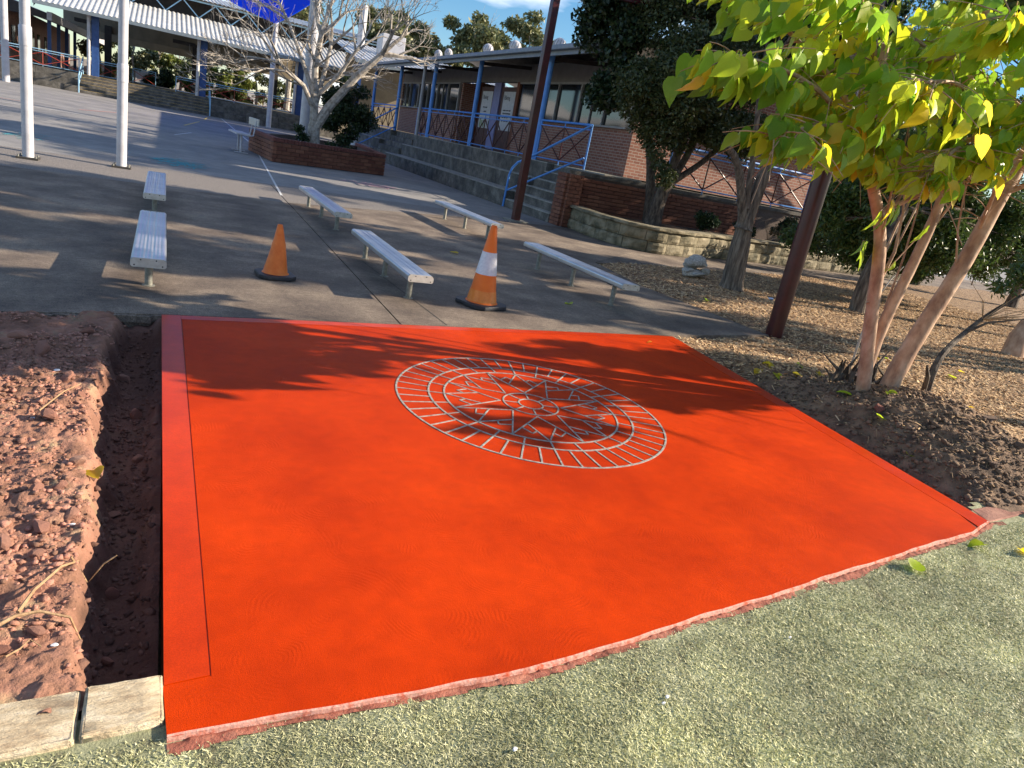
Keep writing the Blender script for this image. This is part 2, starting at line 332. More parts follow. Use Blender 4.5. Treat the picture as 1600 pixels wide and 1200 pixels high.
rock_m = mat('pale_rock', [(.3, .27, .23), (.55, .5, .43), (.74, .7, .63)], 0.9, 9, 0.9, 30, bdist=0.02)

# ------------------------------------------------------------------ ground sheets
def front_edge(x):
    return np.interp(x, [0.03, .05, 1.13, 2.4, 3.45, 4.3, 4.62], [1.6, 1.61, 1.63, 1.82, 1.985, 2.11, 2.2])
def right_edge(y): return np.interp(y, [2.2, 6.12], [4.6, 5.08])
def yard_front(x): return np.interp(x, [-40, -1, 0.0, 5.08, 6.95, 40], [2.6, 5.46, 5.655, 6.13, 6.5, 13.5])
g = MB(); g.box((0, 60, -0.95), (900, 900, 0.1)); tag(g.build('ground', soil), kind='structure')
# concrete apron in two pours with an open joint, an aggregate band, then the asphalt yard
def slab_poly(name, poly, m, z1=0.0, th=0.14): return tag(MB().prism(poly, z1 - th, z1).build(name, m), kind='structure')
slab_poly('joint_base', [(-30, 4.0), (0, 5.75), (5, 6.25), (6.5, 6.6), (6.5, 16.5), (-30, 16.5)], dark_joint, -0.03, 0.05)
slab_poly('concrete_paving', [(-30, 3.4), (-1, 5.46), (0, 5.655), (1.885, 5.826), (1.985, 13.4), (-30, 12.0)], concrete)
slab_poly('concrete_paving', [(1.9, 5.828), (5.08, 6.13), (6.93, 6.5), (6.68, 9), (6.92, 10.85), (9.2, 13.0), (9.3, 16.2), (6, 15.2), (2.0, 13.4)], concrete)
slab_poly('aggregate_paving', [(-30, 12.01), (1.983, 13.41), (2.02, 16.2), (-30, 15.2)], aggregate, -0.002)
slab_poly('aggregate_paving', [(2.0, 13.41), (6, 15.21), (9.2, 16.22), (9.2, 16.6), (2.04, 16.2)], aggregate, -0.002)
slab_poly('asphalt_yard', [(-60, 15.1), (-30, 15.21), (2.02, 16.21), (9.2, 16.61), (9.2, 17.2), (60, 17.2), (60, 140), (-60, 140)], asphalt, -0.004)
slab_poly('garden_path', [(6.95, 10.86), (15.3, 12.9), (26, 15.0), (40, 18), (40, 19), (9.31, 18), (9.21, 13.0)], concrete, -0.001)
# chipped lip of old render along the front of the paving
lip = MB()
for i in range(60):
    x = -1.2 + i * .1; y = float(yard_front(x)); lip.box((x, y - .012, -.03 + random.uniform(-.008, .004)), (.1, .03 + random.random() * .02, .05), random.uniform(-.1, .1))
tag(lip.build('paving_edge', concrete), kind='structure')
# painted lines and chalk marks on the yard
def strip(name, p0, p1, wd, m, z=0.003):
    p0 = Vector((*p0, z)); p1 = Vector((*p1, z)); d = (p1 - p0).normalized(); n = Vector((-d.y, d.x, 0)) * wd / 2
    o = MB().add([p0 - n, p1 - n, p1 + n, p0 + n], [(0, 1, 2, 3)]).build(name, m); return tag(o, kind='structure')
strip('painted_line', (2.01, 14.4), (3.05, 30.5), .045, white_line)
strip('painted_line', (3.0, 31.5), (3.4, 55), .07, white_line)
strip('painted_line', (.3, 28), (.9, 31), .06, white_line); strip('painted_line', (.75, 36), (1.6, 43), .1, yellow_line)
strip('painted_line', (2, 47), (2.4, 52), .1, yellow_line)
strip('painted_line', (-9, 32), (-4.4, 33), .1, red_line); strip('painted_line', (-8, 29.5), (-.5, 31.2), .12, white_line)
strip('painted_line', (-3, 34), (-1.5, 38), .1, red_line); strip('painted_line', (-12, 44), (3, 47), .05, dark_joint)
strip('expansion_joint', (1.98, 13.39), (9.0, 13.45 + 2.75), .02, dark_joint, .002)
strip('expansion_joint', (2.35, 5.9), (2.2, 8.6), .009, dark_joint, .002)
def chalk(name, cx, cy, rx, ry, n, m, label):
    mb = MB()
    for i in range(n):
        a = random.random() * 6.28; r = math.sqrt(random.random()); x = cx + rx * r * math.cos(a); y = cy + ry * r * math.sin(a)
        l = random.uniform(.12, .42); b = random.choice((0.1, .15, 1.5, .9)) + random.uniform(-.3, .3); wd = random.uniform(.02, .05)
        d = Vector((math.cos(b), math.sin(b), 0)) * l / 2; q = Vector((-math.sin(b), math.cos(b), 0)) * wd / 2; c = Vector((x, y, .003 + i * 2e-5))
        mb.add([c - d - q, c + d - q, c + d + q, c - d + q], [(0, 1, 2, 3)])
    tag(mb.build(name, m), label, 'chalk drawing')
chalk('chalk_drawing', .3, 17.9, .55, .95, 90, teal_chalk, 'teal chalk drawing scribbled on the asphalt behind the aluminium benches')
chalk('chalk_drawing', 5.1, 20.0, .75, .55, 60, pink_chalk, 'pink chalk drawing on the asphalt in front of the brick planter')
chalk('chalk_drawing', -2.6, 19.0, .5, .9, 30, teal_chalk, 'faint pale chalk drawing on asphalt at the left edge')

# ------------------------------------------------------------------ the freshly painted slab
fx = np.linspace(0.05, 4.62, 40); front = [(float(x), float(front_edge(x)) + .004 * math.sin(x * 7) + .002 * math.sin(x * 23)) for x in fx]
BLc = (.015, 5.64); BRc = (5.08, 6.1)
base = [(p[0], p[1] + .004) for p in front] + [(BRc[0] - .003, BRc[1]), (BLc[0] + .003, BLc[1])]
slab = tag(MB().prism(base, -.42, -.0045).build('painted_slab', slab_side), kind='structure')
gap = .0035
lx = .148; bk = lambda x: 5.64 + (x - .015) * .0908 - .105
rx = lambda y: float(right_edge(y)) - .15
fieldp = [p for p in front if p[0] > lx + .02 and p[0] < 4.4]
lfront = [p for p in front if p[0] <= lx + .02]
fld = [(lx + gap, 1.83), (lx + gap - .005, float(bk(lx)) - gap)]
fp = [(.05, 1.61)] + [p for p in front[1:] if p[0] < 4.42]
field = fp + [(rx(2.3), 2.3), (rx(bk(4.9)), float(bk(4.9)) - gap), (lx + gap, float(bk(lx)) - gap), (lx + .02, 1.815), (.04, 1.8)]
MB().prism(field, -.004, 0).build('field', slab_field, slab)
lb = [(.042, 1.803), (lx + .016, 1.818), (lx - gap, float(bk(lx)) - gap), (lx - gap, float(bk(lx)) + .108), (.018, 5.64)]
MB().prism(lb, -.004, .0012).build('border', slab_edge, slab)
bb = [(lx, float(bk(lx)) + gap * .5), (rx(5.9) + .05, float(bk(4.95)) + gap * .5), (BRc[0] - .12, BRc[1] - .008), (lx, float(bk(lx)) + .106)]
MB().prism(bb, -.004, .001).build('border', slab_edge, slab)
rb = [(rx(2.3) + gap, 2.3), (4.43, float(front_edge(4.43)) + .004), (4.52, float(front_edge(4.52)) + .004), (4.6, 2.19), (5.078, 6.09), (4.965, 6.085), (rx(bk(4.9)) + gap, float(bk(4.9)))]
MB().prism(rb, -.004, .0008).build('border', slab_edge, slab)
cx4 = [p for p in front if p[0] >= 4.36]
# pale overspray rim along the front
rim = MB()
fr2 = [(float(x), float(front_edge(x)) + .004 * math.sin(x * 7) + .002 * math.sin(x * 23)) for x in np.linspace(.05, 4.6, 160)]
for i in range(len(fr2) - 1):
    a, b = fr2[i], fr2[i + 1]; j1 = .0012 + .0035 * vnoise(a[0] * 11, 3.3) + .005 * a[0] / 5; j2 = .0012 + .0035 * vnoise(b[0] * 11, 3.3) + .005 * b[0] / 5
    o1 = .002 + .005 * vnoise(a[0] * 15, 8.1); o2 = .002 + .005 * vnoise(b[0] * 15, 8.1)
    rim.add([(a[0], a[1] + j1, .0022), (b[0], b[1] + j2, .0022), (b[0], b[1] - .003, .0005), (a[0], a[1] - .003, .0005), (a[0], a[1] - o1, -.017), (b[0], b[1] - o2, -.017)], [(0, 3, 2, 1), (3, 4, 5, 2)])
rim.build('rim', paint_rim, slab, smooth=False)
# medallion of stencilled lines
MC = (2.29, 4.0); MR = .96; LW = .0125
medal = MB()
def ring(r, wd=LW, n=128):
    mb = MB(); vs = []
    for z in (0.0, .0035):
        for q in (r - wd / 2, r + wd / 2): vs += [(MC[0] + .95 * q * math.cos(2 * math.pi * k / n), MC[1] + q * math.sin(2 * math.pi * k / n), z) for k in range(n)]
    fs = []
    for k in range(n):
        k2 = (k + 1) % n
        fs += [(2 * n + k, 3 * n + k, 3 * n + k2, 2 * n + k2), (k, 2 * n + k, 2 * n + k2, k2), (n + k, n + k2, 3 * n + k2, 3 * n + k)]
    return mb.add(vs, fs)
md = ring(MR).build('medallion', stencil, slab)
for r in (.735, .625, .2, .088): ring(r, LW if r > .3 else .0105, 96 if r > .3 else 48).build('ring', stencil, md)
def seg(a0, r0, a1, r1, wd=.0098, nm='line'):
    p = Vector((MC[0] + .95 * r0 * math.cos(a0), MC[1] + r0 * math.sin(a0), .0015)); q = Vector((MC[0] + .95 * r1 * math.cos(a1), MC[1] + r1 * math.sin(a1), .0015))
    MB().bar(p, q, wd, .0032).build(nm, stencil, md)
A0 = R_(97)
for k in range(48):
    a = A0 + 2 * math.pi * k / 48; seg(a, .742, a, .96, .0105, 'ray')
for k in range(24):
    a = A0 + 2 * math.pi * (k + .5) / 24; seg(a, .632, a, .728, .0105, 'ray')
for k in range(8):
    a = A0 + R_(45) * k; seg(a + R_(22), .095, a + R_(22), .193, .0095, 'spoke')
    for s in (-1, 1):
        pol = lambda an, r: Vector((r * math.cos(an), r * math.sin(an)))
        def cseg(p, q): seg(math.atan2(p.y, p.x), p.length, math.atan2(q.y, q.x), q.length)
        A_, B_ = pol(a, .618), pol(a + s * R_(22.5), .225); cseg(A_, B_)          # long star points
        C_, D_ = pol(a + s * R_(22.5), .618), A_.lerp(B_, .58); cseg(C_, D_)      # points behind them, closing on the long ones
        E_ = pol(a + s * R_(12.2), .535); cseg(E_, A_.lerp(B_, .36)); cseg(E_, C_.lerp(D_, .55))   # small zigzag between

# ------------------------------------------------------------------ turf
TZ = -.017
turf_front = lambda x: np.where(x < .05, 1.66, front_edge(x))
tz = lambda X, Y: TZ + .018 * fbm(X, Y, 2.2, 4, 3) - .0 * X
grid('lawn', -4, 9, -2.2, 2.9, .05, tz, turf_soil,
     keep=lambda c: (c[:, 1] < turf_front(c[:, 0]) + .06 + sstep(4.5, 4.9, c[:, 0]) * (.05 + .03 * c[:, 0]))); tag(bpy.data.objects['lawn'], kind='structure')
N = 760000
X = RNG.uniform(-.9, 7.5, N * 2); Y = RNG.uniform(.2, 2.75, N * 2)
lim = np.where(X < .05, 1.63, front_edge(X) - .012 - .045 * np.clip(fbm(X, X * 0, 3.0, 4, 21) + .22, 0, 1)) + sstep(4.6, 5.1, X) * (.02 + .03 * (X - 4.6))
dist = np.hypot(X, Y)
vis = (Y < lim) & (X < 2.2 * Y + 1.6) & (Y > .4) & (RNG.random(N * 2) < np.clip(1.75 / dist, .2, 1))
bare = np.clip((fbm(X, Y, 1.7, 4, 5) + .5), 0, 1)
edge_thin = sstep(0, .1, lim - Y)
vis &= RNG.random(N * 2) < (.45 + .55 * edge_thin) * (.72 + .4 * bare)
X = X[vis][:N]; Y = Y[vis][:N]; n = len(X)
hgt = RNG.uniform(.003, .009, n) * (.8 + .5 * bare[vis][:N]); ang = RNG.uniform(0, 6.28, n); wdt = RNG.uniform(.0014, .003, n) * (1 + .35 * np.hypot(X, Y) / 3); lean = RNG.uniform(.5, 2.6, n); la = RNG.uniform(0, 6.28, n)
z0 = tz(X, Y) - .001
P0 = np.stack([X - wdt * np.cos(ang), Y - wdt * np.sin(ang), z0], 1); P1 = np.stack([X + wdt * np.cos(ang), Y + wdt * np.sin(ang), z0], 1)
P2 = np.stack([X + lean * hgt * np.cos(la), Y + lean * hgt * np.sin(la), z0 + hgt], 1)
V = np.stack([P0, P1, P2], 1).reshape(-1, 3); F = np.arange(len(V)).reshape(-1, 3)
tag(mesh_np('grass_blades', V, F, blade_m), 'short frosty grey-green turf in front of the painted slab', 'grass', kind='stuff')

# ------------------------------------------------------------------ clods and chips (one soup of small pieces each)
def ico_soup(name, P, S, m, flat=.75, label=None, cat=None, kind='stuff', seed=1):
    rg = np.random.default_rng(seed)
    t = (1 + 5 ** .5) / 2
    B = np.array([(-1, t, 0), (1, t, 0), (-1, -t, 0), (1, -t, 0), (0, -1, t), (0, 1, t), (0, -1, -t), (0, 1, -t), (t, 0, -1), (t, 0, 1), (-t, 0, -1), (-t, 0, 1)]) / 1.9
    Fc = np.array([(0, 11, 5), (0, 5, 1), (0, 1, 7), (0, 7, 10), (0, 10, 11), (1, 5, 9), (5, 11, 4), (11, 10, 2), (10, 7, 6), (7, 1, 8), (3, 9, 4), (3, 4, 2), (3, 2, 6), (3, 6, 8), (3, 8, 9), (4, 9, 5), (2, 4, 11), (6, 2, 10), (8, 6, 7), (9, 8, 1)])
    n = len(P); J = rg.uniform(.4, 1.45, (n, 12, 1)); A = rg.uniform(.65, 1.35, (n, 1, 3)); A[:, :, 2] *= flat
    a = rg.uniform(0, 6.28, n); c, s = np.cos(a), np.sin(a)
    Q = B[None] * J * A * np.asarray(S)[:, None, None]
    Q = np.stack([Q[..., 0] * c[:, None] - Q[..., 1] * s[:, None], Q[..., 0] * s[:, None] + Q[..., 1] * c[:, None], Q[..., 2]], -1) + np.asarray(P)[:, None, :]
    F = (Fc[None] + (np.arange(n) * 12)[:, None, None]).reshape(-1, 3)
    return tag(mesh_np(name, Q.reshape(-1, 3), F, m), label, cat, kind=kind)
def chip_soup(name, P, Lr, Wr, m, label, cat, seed=2, tilt=.5):
    rg = np.random.default_rng(seed); n = len(P)
    l = rg.uniform(*Lr, n) / 2; wd = rg.uniform(*Wr, n) / 2; a = rg.uniform(0, 6.28, n); tp = rg.normal(0, tilt, n); rl = rg.normal(0, tilt, n)
    u = np.stack([np.cos(a) * np.cos(tp), np.sin(a) * np.cos(tp), np.sin(tp)], 1); v = np.stack([-np.sin(a) * np.cos(rl), np.cos(a) * np.cos(rl), np.sin(rl)], 1)
    k = rg.uniform(.3, 1.0, (n, 1))
    P = np.asarray(P); U = u * l[:, None]; W = v * wd[:, None]; nn = np.cross(u, v) * (wd * .35)[:, None]
    V = np.stack([P - U - W * k, P + U - W, P + U + W * k, P - U + W, P + nn], 1).reshape(-1, 3)
    F = (np.array([(0, 1, 4), (1, 2, 4), (2, 3, 4), (3, 0, 4)])[None] + (np.arange(n) * 5)[:, None, None]).reshape(-1, 3)
    return tag(mesh_np(name, V, F, m), label, cat, kind='stuff')

# ------------------------------------------------------------------ left bank and trench
def xl(y): return np.interp(y, [1.8, 1.85, 2.2, 2.57, 3.0, 3.6, 4.18, 4.8, 5.43, 5.7], [-.15, -.155, -.19, -.215, -.235, -.27, -.29, -.3, -.24, -.22]) + .06 * (vnoise(np.asarray(y) * 4, 1.2, 4) - .5) + .035 * (vnoise(np.asarray(y) * 15, 2.2, 4) - .5) + .016 * (vnoise(np.asarray(y) * 45, 3.2, 4) - .5)
def hL(X, Y):
    top = -.03 + .085 * fbm(X, Y, 3.0, 5, 8) + .085 * np.abs(fbm(X, Y, 9.0, 4, 31)) + .035 * np.abs(fbm(X, Y, 34.0, 3, 37)) + .03 * sstep(-.5, -1.2, X)
    bot = -.24 + .07 * fbm(X, Y, 5.0, 5, 12) + .10 * sstep(.1, -.02, -X) * 0 + .1 * sstep(-.07, .01, X) * (vnoise(X * 9, Y * 7, 3))
    wl = .06 + .09 * vnoise(X * 3, Y * 5, 2) ** 1.5
    t = sstep(0, 1, (X - xl(Y) + .02) / wl)
    endw = sstep(5.42, 5.56, Y - .18 * np.clip(X, -1, 0) * 0)
    bot = bot + (.17 - .04 * vnoise(X * 14, Y * 3, 6)) * sstep(5.3, 5.52, Y)
    return top * (1 - t) + bot * t
t = clay.node_tree; at_ = t.nodes.new('ShaderNodeAttribute'); at_.attribute_name = 'soil_shade'; mx = t.nodes.new('ShaderNodeMix'); mx.data_type = 'RGBA'; mx.inputs[7].default_value = (.13, .06, .042, 1)
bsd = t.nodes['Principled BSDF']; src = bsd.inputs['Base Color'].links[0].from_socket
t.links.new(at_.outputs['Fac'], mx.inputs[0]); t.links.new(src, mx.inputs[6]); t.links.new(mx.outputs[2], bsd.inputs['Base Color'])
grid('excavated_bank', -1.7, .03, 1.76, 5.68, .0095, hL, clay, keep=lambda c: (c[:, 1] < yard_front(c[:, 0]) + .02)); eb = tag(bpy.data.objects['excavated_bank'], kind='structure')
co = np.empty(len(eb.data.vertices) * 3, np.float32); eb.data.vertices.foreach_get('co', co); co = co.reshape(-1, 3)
dm = .88 * sstep(-.02, .07, co[:, 0] - xl(co[:, 1])) * (.75 + .5 * vnoise(co[:, 0] * 9, co[:, 1] * 6, 51)) + .6 * sstep(4.0, 4.7, co[:, 1] + .6 * fbm(co[:, 0], co[:, 1], 3, 3, 52)) * vnoise(co[:, 0] * 5, co[:, 1] * 5, 53)  # dark soil plus painted shade: trench floor and patches on the rear bank
eb.data.attributes.new('soil_shade', 'FLOAT', 'POINT').data.foreach_set('value', np.clip(dm, 0, .93).astype(np.float32))
MB().prism([(-8, 1.8), (-1.68, 1.8), (-1.68, 5.35), (-8, 5.0)], -.5, -.03).build('bank_outer', clay); tag(bpy.data.objects['bank_outer'], kind='structure')
n = 16000; X = RNG.uniform(-1.3, .0, n); Y = RNG.uniform(1.86, 5.5, n); S = .0025 + .015 * RNG.random(n) ** 3.4
k = (X < xl(Y)) & (fbm(X, Y, 3.5, 3, 61) > -.12); A_, B_, C_ = X[k], Y[k], S[k]
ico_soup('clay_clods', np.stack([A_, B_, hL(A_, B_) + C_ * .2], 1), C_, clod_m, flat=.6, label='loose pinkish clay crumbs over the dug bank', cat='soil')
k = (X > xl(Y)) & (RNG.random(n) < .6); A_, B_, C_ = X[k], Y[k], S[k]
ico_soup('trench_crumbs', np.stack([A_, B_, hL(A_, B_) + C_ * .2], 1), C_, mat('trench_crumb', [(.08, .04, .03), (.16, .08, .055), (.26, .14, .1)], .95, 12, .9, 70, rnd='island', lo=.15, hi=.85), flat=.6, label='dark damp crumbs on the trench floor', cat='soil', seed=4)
cl_me = None
def rock_mesh(name, m, seed, flat=.75, sub=2):
    rg = random.Random(seed); bm = bmesh.new(); bmesh.ops.create_icosphere(bm, subdivisions=sub, radius=1.0)
    off = [Vector((rg.uniform(-1, 1), rg.uniform(-1, 1), rg.uniform(-1, 1))).normalized() for _ in range(12)]
    lv = [rg.uniform(.3, .8) for _ in off]
    for v in bm.verts:
        for d, l in zip(off, lv):
            q = v.co.dot(d)
            if q > l: v.co -= d * (q - l) * .9
        v.co *= 1 + rg.uniform(-.05, .05); v.co.z *= flat
    me = bpy.data.meshes.new(name); bm.to_mesh(me); bm.free(); me.materials.append(m); return me
clay_solid = mat('clay_rock', [(.24, .1, .07), (.42, .2, .14), (.48, .28, .2)], 0.95, 9, 0.9, 50, rnd='object', lo=.3, hi=.7)
rocks = [rock_mesh('clay_rock', clay_solid, s) for s in range(4)]
for i, (x, y, s) in enumerate([(-.36, 2.75, .045), (-.42, 3.0, .035), (-.3, 3.25, .04), (-.33, 2.35, .03), (-.3, 2.12, .033), (-.38, 2.05, .03), (-.45, 3.7, .05), (-.36, 4.05, .04), (-.34, 4.6, .045), (-.6, 4.75, .06), (-.75, 4.9, .05), (-.42, 5.1, .05),
                               (-.36, 2.55, .03), (-.47, 2.62, .04), (-.28, 2.8, .03), (-.43, 4.3, .055), (-.55, 3.3, .03), (-.33, 3.02, .03)]):
    o = bpy.data.objects.new('clay_rock', rocks[i % 4]); o.location = (x, y, float(hL(x, y)) + s * .3); o.rotation_euler = (random.random(), random.random(), random.random() * 6); o.scale = (s * 1.2, s, s * .9); link(o)
    tag(o, 'reddish clay lump on the dug bank left of the trench', 'clay lump', 'clay lumps on the bank')
for i, (x, y, s) in enumerate([(-.16, 3.2, .03), (-.1, 4.3, .04), (-.13, 2.6, .03), (-.18, 4.9, .05), (-.08, 3.7, .035), (-.12, 2.2, .025)]):
    o = bpy.data.objects.new('clay_rock', rocks[(i + 1) % 4]); o.location = (x, y, float(hL(x, y)) + s * .3); o.rotation_euler = (i, i * 2, i * 3); o.scale = (s * 1.2, s, s * .8); link(o)
    tag(o, 'dusty clay lump lying in the bottom of the shaded trench', 'clay lump', 'clay lumps in the trench')
def root(pts, r, label):
    o = MB().tube([(x, y, float(hL(x, y)) + z) for x, y, z in pts], [r * (1 - .6 * i / len(pts)) for i in range(len(pts))], 6).build('root', root_m, smooth=True); tag(o, label, 'root')
root([(-.48, 2.02, .02), (-.42, 2.1, .035), (-.36, 2.16, .04), (-.3, 2.17, .035), (-.22, 2.16, .03), (-.19, 2.18, .02)], .007, 'thick tan root crossing the bank near the kerb stones')
root([(-.36, 2.2, .02), (-.33, 2.3, .035), (-.27, 2.42, .04), (-.23, 2.52, .025)], .006, 'tan root running up the bank beside the trench edge')
root([(-.25, 2.5, .02), (-.2, 2.5, .02), (-.15, 2.5, .21), (-.11, 2.5, .24)], .004, 'thin root sticking out over the trench')
root([(-.36, 2.0, .02), (-.33, 2.03, .03), (-.31, 2.06, .03), (-.28, 2.04, .02)], .003, 'thin pale bleached root curling among the clods')
root([(-.5, 3.75, .03), (-.42, 3.95, .05), (-.36, 4.12, .04)], .004, 'thin dry twig leaning on the bank further back')
for i, (x, y, s) in enumerate([(-.27, 2.75, .014), (-.32, 2.4, .01), (-.25, 2.06, .012), (-.5, 4.4, .02), (-.52, 3.7, .013)]):
    o = bpy.data.objects.new('white_scrap', rocks[i % 4].copy()); o.data.materials[0] = white_bit; o.location = (x, y, float(hL(x, y)) + s * .6); o.scale = (s, s * .8, s * .5); link(o)
    tag(o, 'small white scrap lying on the reddish dug bank', 'scrap', 'white scraps on the bank')
# sandstone kerb stones
def stone(name, poly, z0, z1, m, bevel, label, cat, seed):
    o = MB().prism(poly, z0, z1).build(name, m, None, True, bevel, loc=(sum(p[0] for p in poly) / len(poly), sum(p[1] for p in poly) / len(poly), z0), seg=3)
    bm = bmesh.new(); bm.from_mesh(o.data); bmesh.ops.subdivide_edges(bm, edges=bm.edges, cuts=3, use_grid_fill=True)
    rg = random.Random(seed)
    for v in bm.verts: v.co += Vector((rg.uniform(-1, 1), rg.uniform(-1, 1), rg.uniform(-1, 1))) * .0016
    bm.to_mesh(o.data); bm.free(); return tag(o, label, cat)
stone('kerb_stone', [(-.152, 1.655), (.043, 1.668), (.04, 1.845), (-.152, 1.838)], -.2, .006, sandst2, .012, 'weathered sandstone kerb block touching the corner of the painted slab', 'kerb stone', 1)
stone('kerb_stone', [(-.62, 1.62), (-.162, 1.65), (-.162, 1.835), (-.62, 1.815)], -.2, .0, sandst2, .014, 'longer pale sandstone kerb block at the bottom left corner', 'kerb stone', 2)
# red stained strip of dirt between slab front and turf
def hs(X, Y):
    f = front_edge(X); return np.where(Y > f, -.06, TZ + .002 + .008 * sstep(.05, 0, f - Y) * vnoise(X * 7, X * 0 + 2, 9) + .014 * fbm(X, Y, 22, 4, 2))
grid('dirt_edge', .05, 4.75, 1.5, 2.25, .0085, hs, red_dirt, keep=lambda c: (c[:, 1] < front_edge(c[:, 0]) + .004) & (c[:, 1] > front_edge(c[:, 0]) - .024 - .045 * np.clip(fbm(c[:, 0], c[:, 0] * 0, 3.0, 4, 21) + .22, 0, 1)))
tag(bpy.data.objects['dirt_edge'], kind='structure')

# ------------------------------------------------------------------ right hand bank, mound and mulch
def hR(X, Y):
    e = right_edge(Y); d = X - e
    mnd = .26 * np.exp(-(((X - 5.85) / .62) ** 2 + ((Y - 3.55) / .72) ** 2)) + .1 * np.exp(-(((X - 5.55) / .45) ** 2 + ((Y - 2.75) / .5) ** 2))
    bank = -.12 + .17 * sstep(.06, .42 + .1 * vnoise(X * 0 + 3, Y * 4, 7), d)
    z = np.where(Y < 5.2, bank, bank) * 1.0
    z = z + (0.0 + .0) + mnd
    z = z * 1.0 + .05 * fbm(X, Y, 2.4, 5, 17) + (.09 * np.abs(fbm(X, Y, 8, 5, 19)) - .01) * sstep(2.6, 1.0, d)
    flat = sstep(4.9, 5.9, Y) * sstep(.0, .4, d + .4)
    z = z * (1 - flat) + flat * (-.03 + .05 * sstep(6.9, 7.6, X) + .035 * fbm(X, Y, 2.0, 5, 23) + .02 * np.abs(fbm(X, Y, 9, 3, 25)))
    z = z - .1 * sstep(.6, .0, np.abs(X - 6.5)) * sstep(.4, 0, np.abs(Y - 5.6)) * .6
    z = np.where((Y < 2.75), z * sstep(2.2, 2.75, Y) + (1 - sstep(2.2, 2.75, Y)) * (TZ + .0), z)
    return z
def inR(c):
    x, y = c[:, 0], c[:, 1]
    lx_ = np.where(y < 6.1, right_edge(y) + .002, np.where(y < 6.5, 5.08 + (y - 6.1) / .38 * 1.87, np.interp(y, [6.5, 9, 10.85, 13], [6.93, 6.68, 6.92, 15.6])))
    fr = np.where(x < 5.2, 2.24 + .1 * (x - 4.6), 2.3 + .05 * (x - 5.2))
    return (x > lx_) & (y > fr) & (y < 10.86 + (x - 6.95) * .2444)
def soilmask(X, Y):
    d = X - right_edge(Y); q = d + .35 * fbm(X, Y, 2.5, 4, 41)
    return np.clip(sstep(1.75, 1.25, q) * sstep(5.1, 4.5, Y + .5 * fbm(X, Y, 2, 3, 44)) + .0, 0, 1)
# bed material blends bare soil and mulch by a painted-in zone attribute
bedm = mat('garden_bed', [(.11, .06, .033), (.26, .16, .085), (.42, .28, .15)], 0.95, 16, 1.0, 70, detail=9, bdist=0.015)
t = bedm.node_tree; at_ = t.nodes.new('ShaderNodeAttribute'); at_.attribute_name = 'bare'
mx = t.nodes.new('ShaderNodeMix'); mx.data_type = 'RGBA'
rp2 = t.nodes.new('ShaderNodeValToRGB'); rp2.color_ramp.elements[0].color = (.075, .046, .03, 1); rp2.color_ramp.elements[1].color = (.3, .19, .115, 1); rp2.color_ramp.elements[0].position = .35; rp2.color_ramp.elements[1].position = .65
nz = t.nodes.new('ShaderNodeTexNoise'); nz.inputs['Scale'].default_value = 6; nz.inputs['Detail'].default_value = 9; tcx = t.nodes.new('ShaderNodeTexCoord'); t.links.new(tcx.outputs['Object'], nz.inputs['Vector'])
t.links.new(nz.outputs['Fac'], rp2.inputs[0])
bsd = t.nodes['Principled BSDF']; src = bsd.inputs['Base Color'].links[0].from_socket
t.links.new(at_.outputs['Fac'], mx.inputs[0]); t.links.new(src, mx.inputs[6]); t.links.new(rp2.outputs[0], mx.inputs[7]); t.links.new(mx.outputs[2], bsd.inputs['Base Color'])
def with_bare(o):
    n = len(o.data.vertices); co = np.empty(n * 3, np.float32); o.data.vertices.foreach_get('co', co); co = co.reshape(-1, 3)
    a = o.data.attributes.new('bare', 'FLOAT', 'POINT'); a.data.foreach_set('value', soilmask(co[:, 0], co[:, 1]).astype(np.float32)); return tag(o, kind='structure')
with_bare(grid('garden_bed', 4.5, 8.2, 2.1, 6.3, .016, hR, bedm, keep=inR))
with_bare(grid('garden_bed', 4.9, 8.2, 6.3, 11.6, .035, hR, bedm, keep=inR))
with_bare(grid('garden_bed', 8.2, 26, 2.1, 15.6, .07, hR, bedm, keep=inR))
n = 150000; X = RNG.uniform(5.0, 17, n); Y = RNG.uniform(2.4, 12.6, n); D = np.hypot(X, Y)
k = inR(np.stack([X, Y], 1)) & (X < 2.3 * Y + 2) & (RNG.random(n) < np.clip(1 - soilmask(X, Y) * .93, 0, 1)) & (RNG.random(n) < np.clip(8.5 / D, .3, 1)); X, Y = X[k], Y[k]
chip_soup('mulch_chips', np.stack([X, Y, hR(X, Y) + .006 + .012 * RNG.random(len(X))], 1), (.018, .07), (.008, .022), chip_m, 'tan bark mulch chips covering the garden bed under the trees', 'mulch', tilt=.27)
n = 16000; X = RNG.uniform(4.6, 7.4, n); Y = RNG.uniform(2.35, 5.6, n); S = .003 + .022 * RNG.random(n) ** 4.2
k = inR(np.stack([X, Y], 1)) & (RNG.random(n) < soilmask(X, Y)); X, Y, S = X[k], Y[k], S[k]
ico_soup('soil_crumbs', np.stack([X, Y, hR(X, Y) + S * .3], 1), S, soil_clod, label='loose dark soil crumbs on the mound beside the slab', cat='soil', seed=5)
n = 1500; X = RNG.uniform(4.6, 6.6, n); Y = RNG.uniform(2.35, 5.6, n); k = inR(np.stack([X, Y], 1)); X, Y = X[k], Y[k]
chip_soup('dry_litter', np.stack([X, Y, hR(X, Y) + .008], 1), (.03, .09), (.003, .007), root_m, 'fine dry straw and rootlets scattered over the dark soil', 'litter', seed=9)
dark_rock = [rock_mesh('soil_rock', mat('soil_rock%d' % s, [(.1, .06, .04), (.22, .14, .1)], .95, 9, .9, 50), s + 20) for s in range(2)]
red_rock = rock_mesh('red_rock', mat('red_rock', [(.2, .06, .04), (.34, .14, .1)], .9, 9, .9, 50), 33)
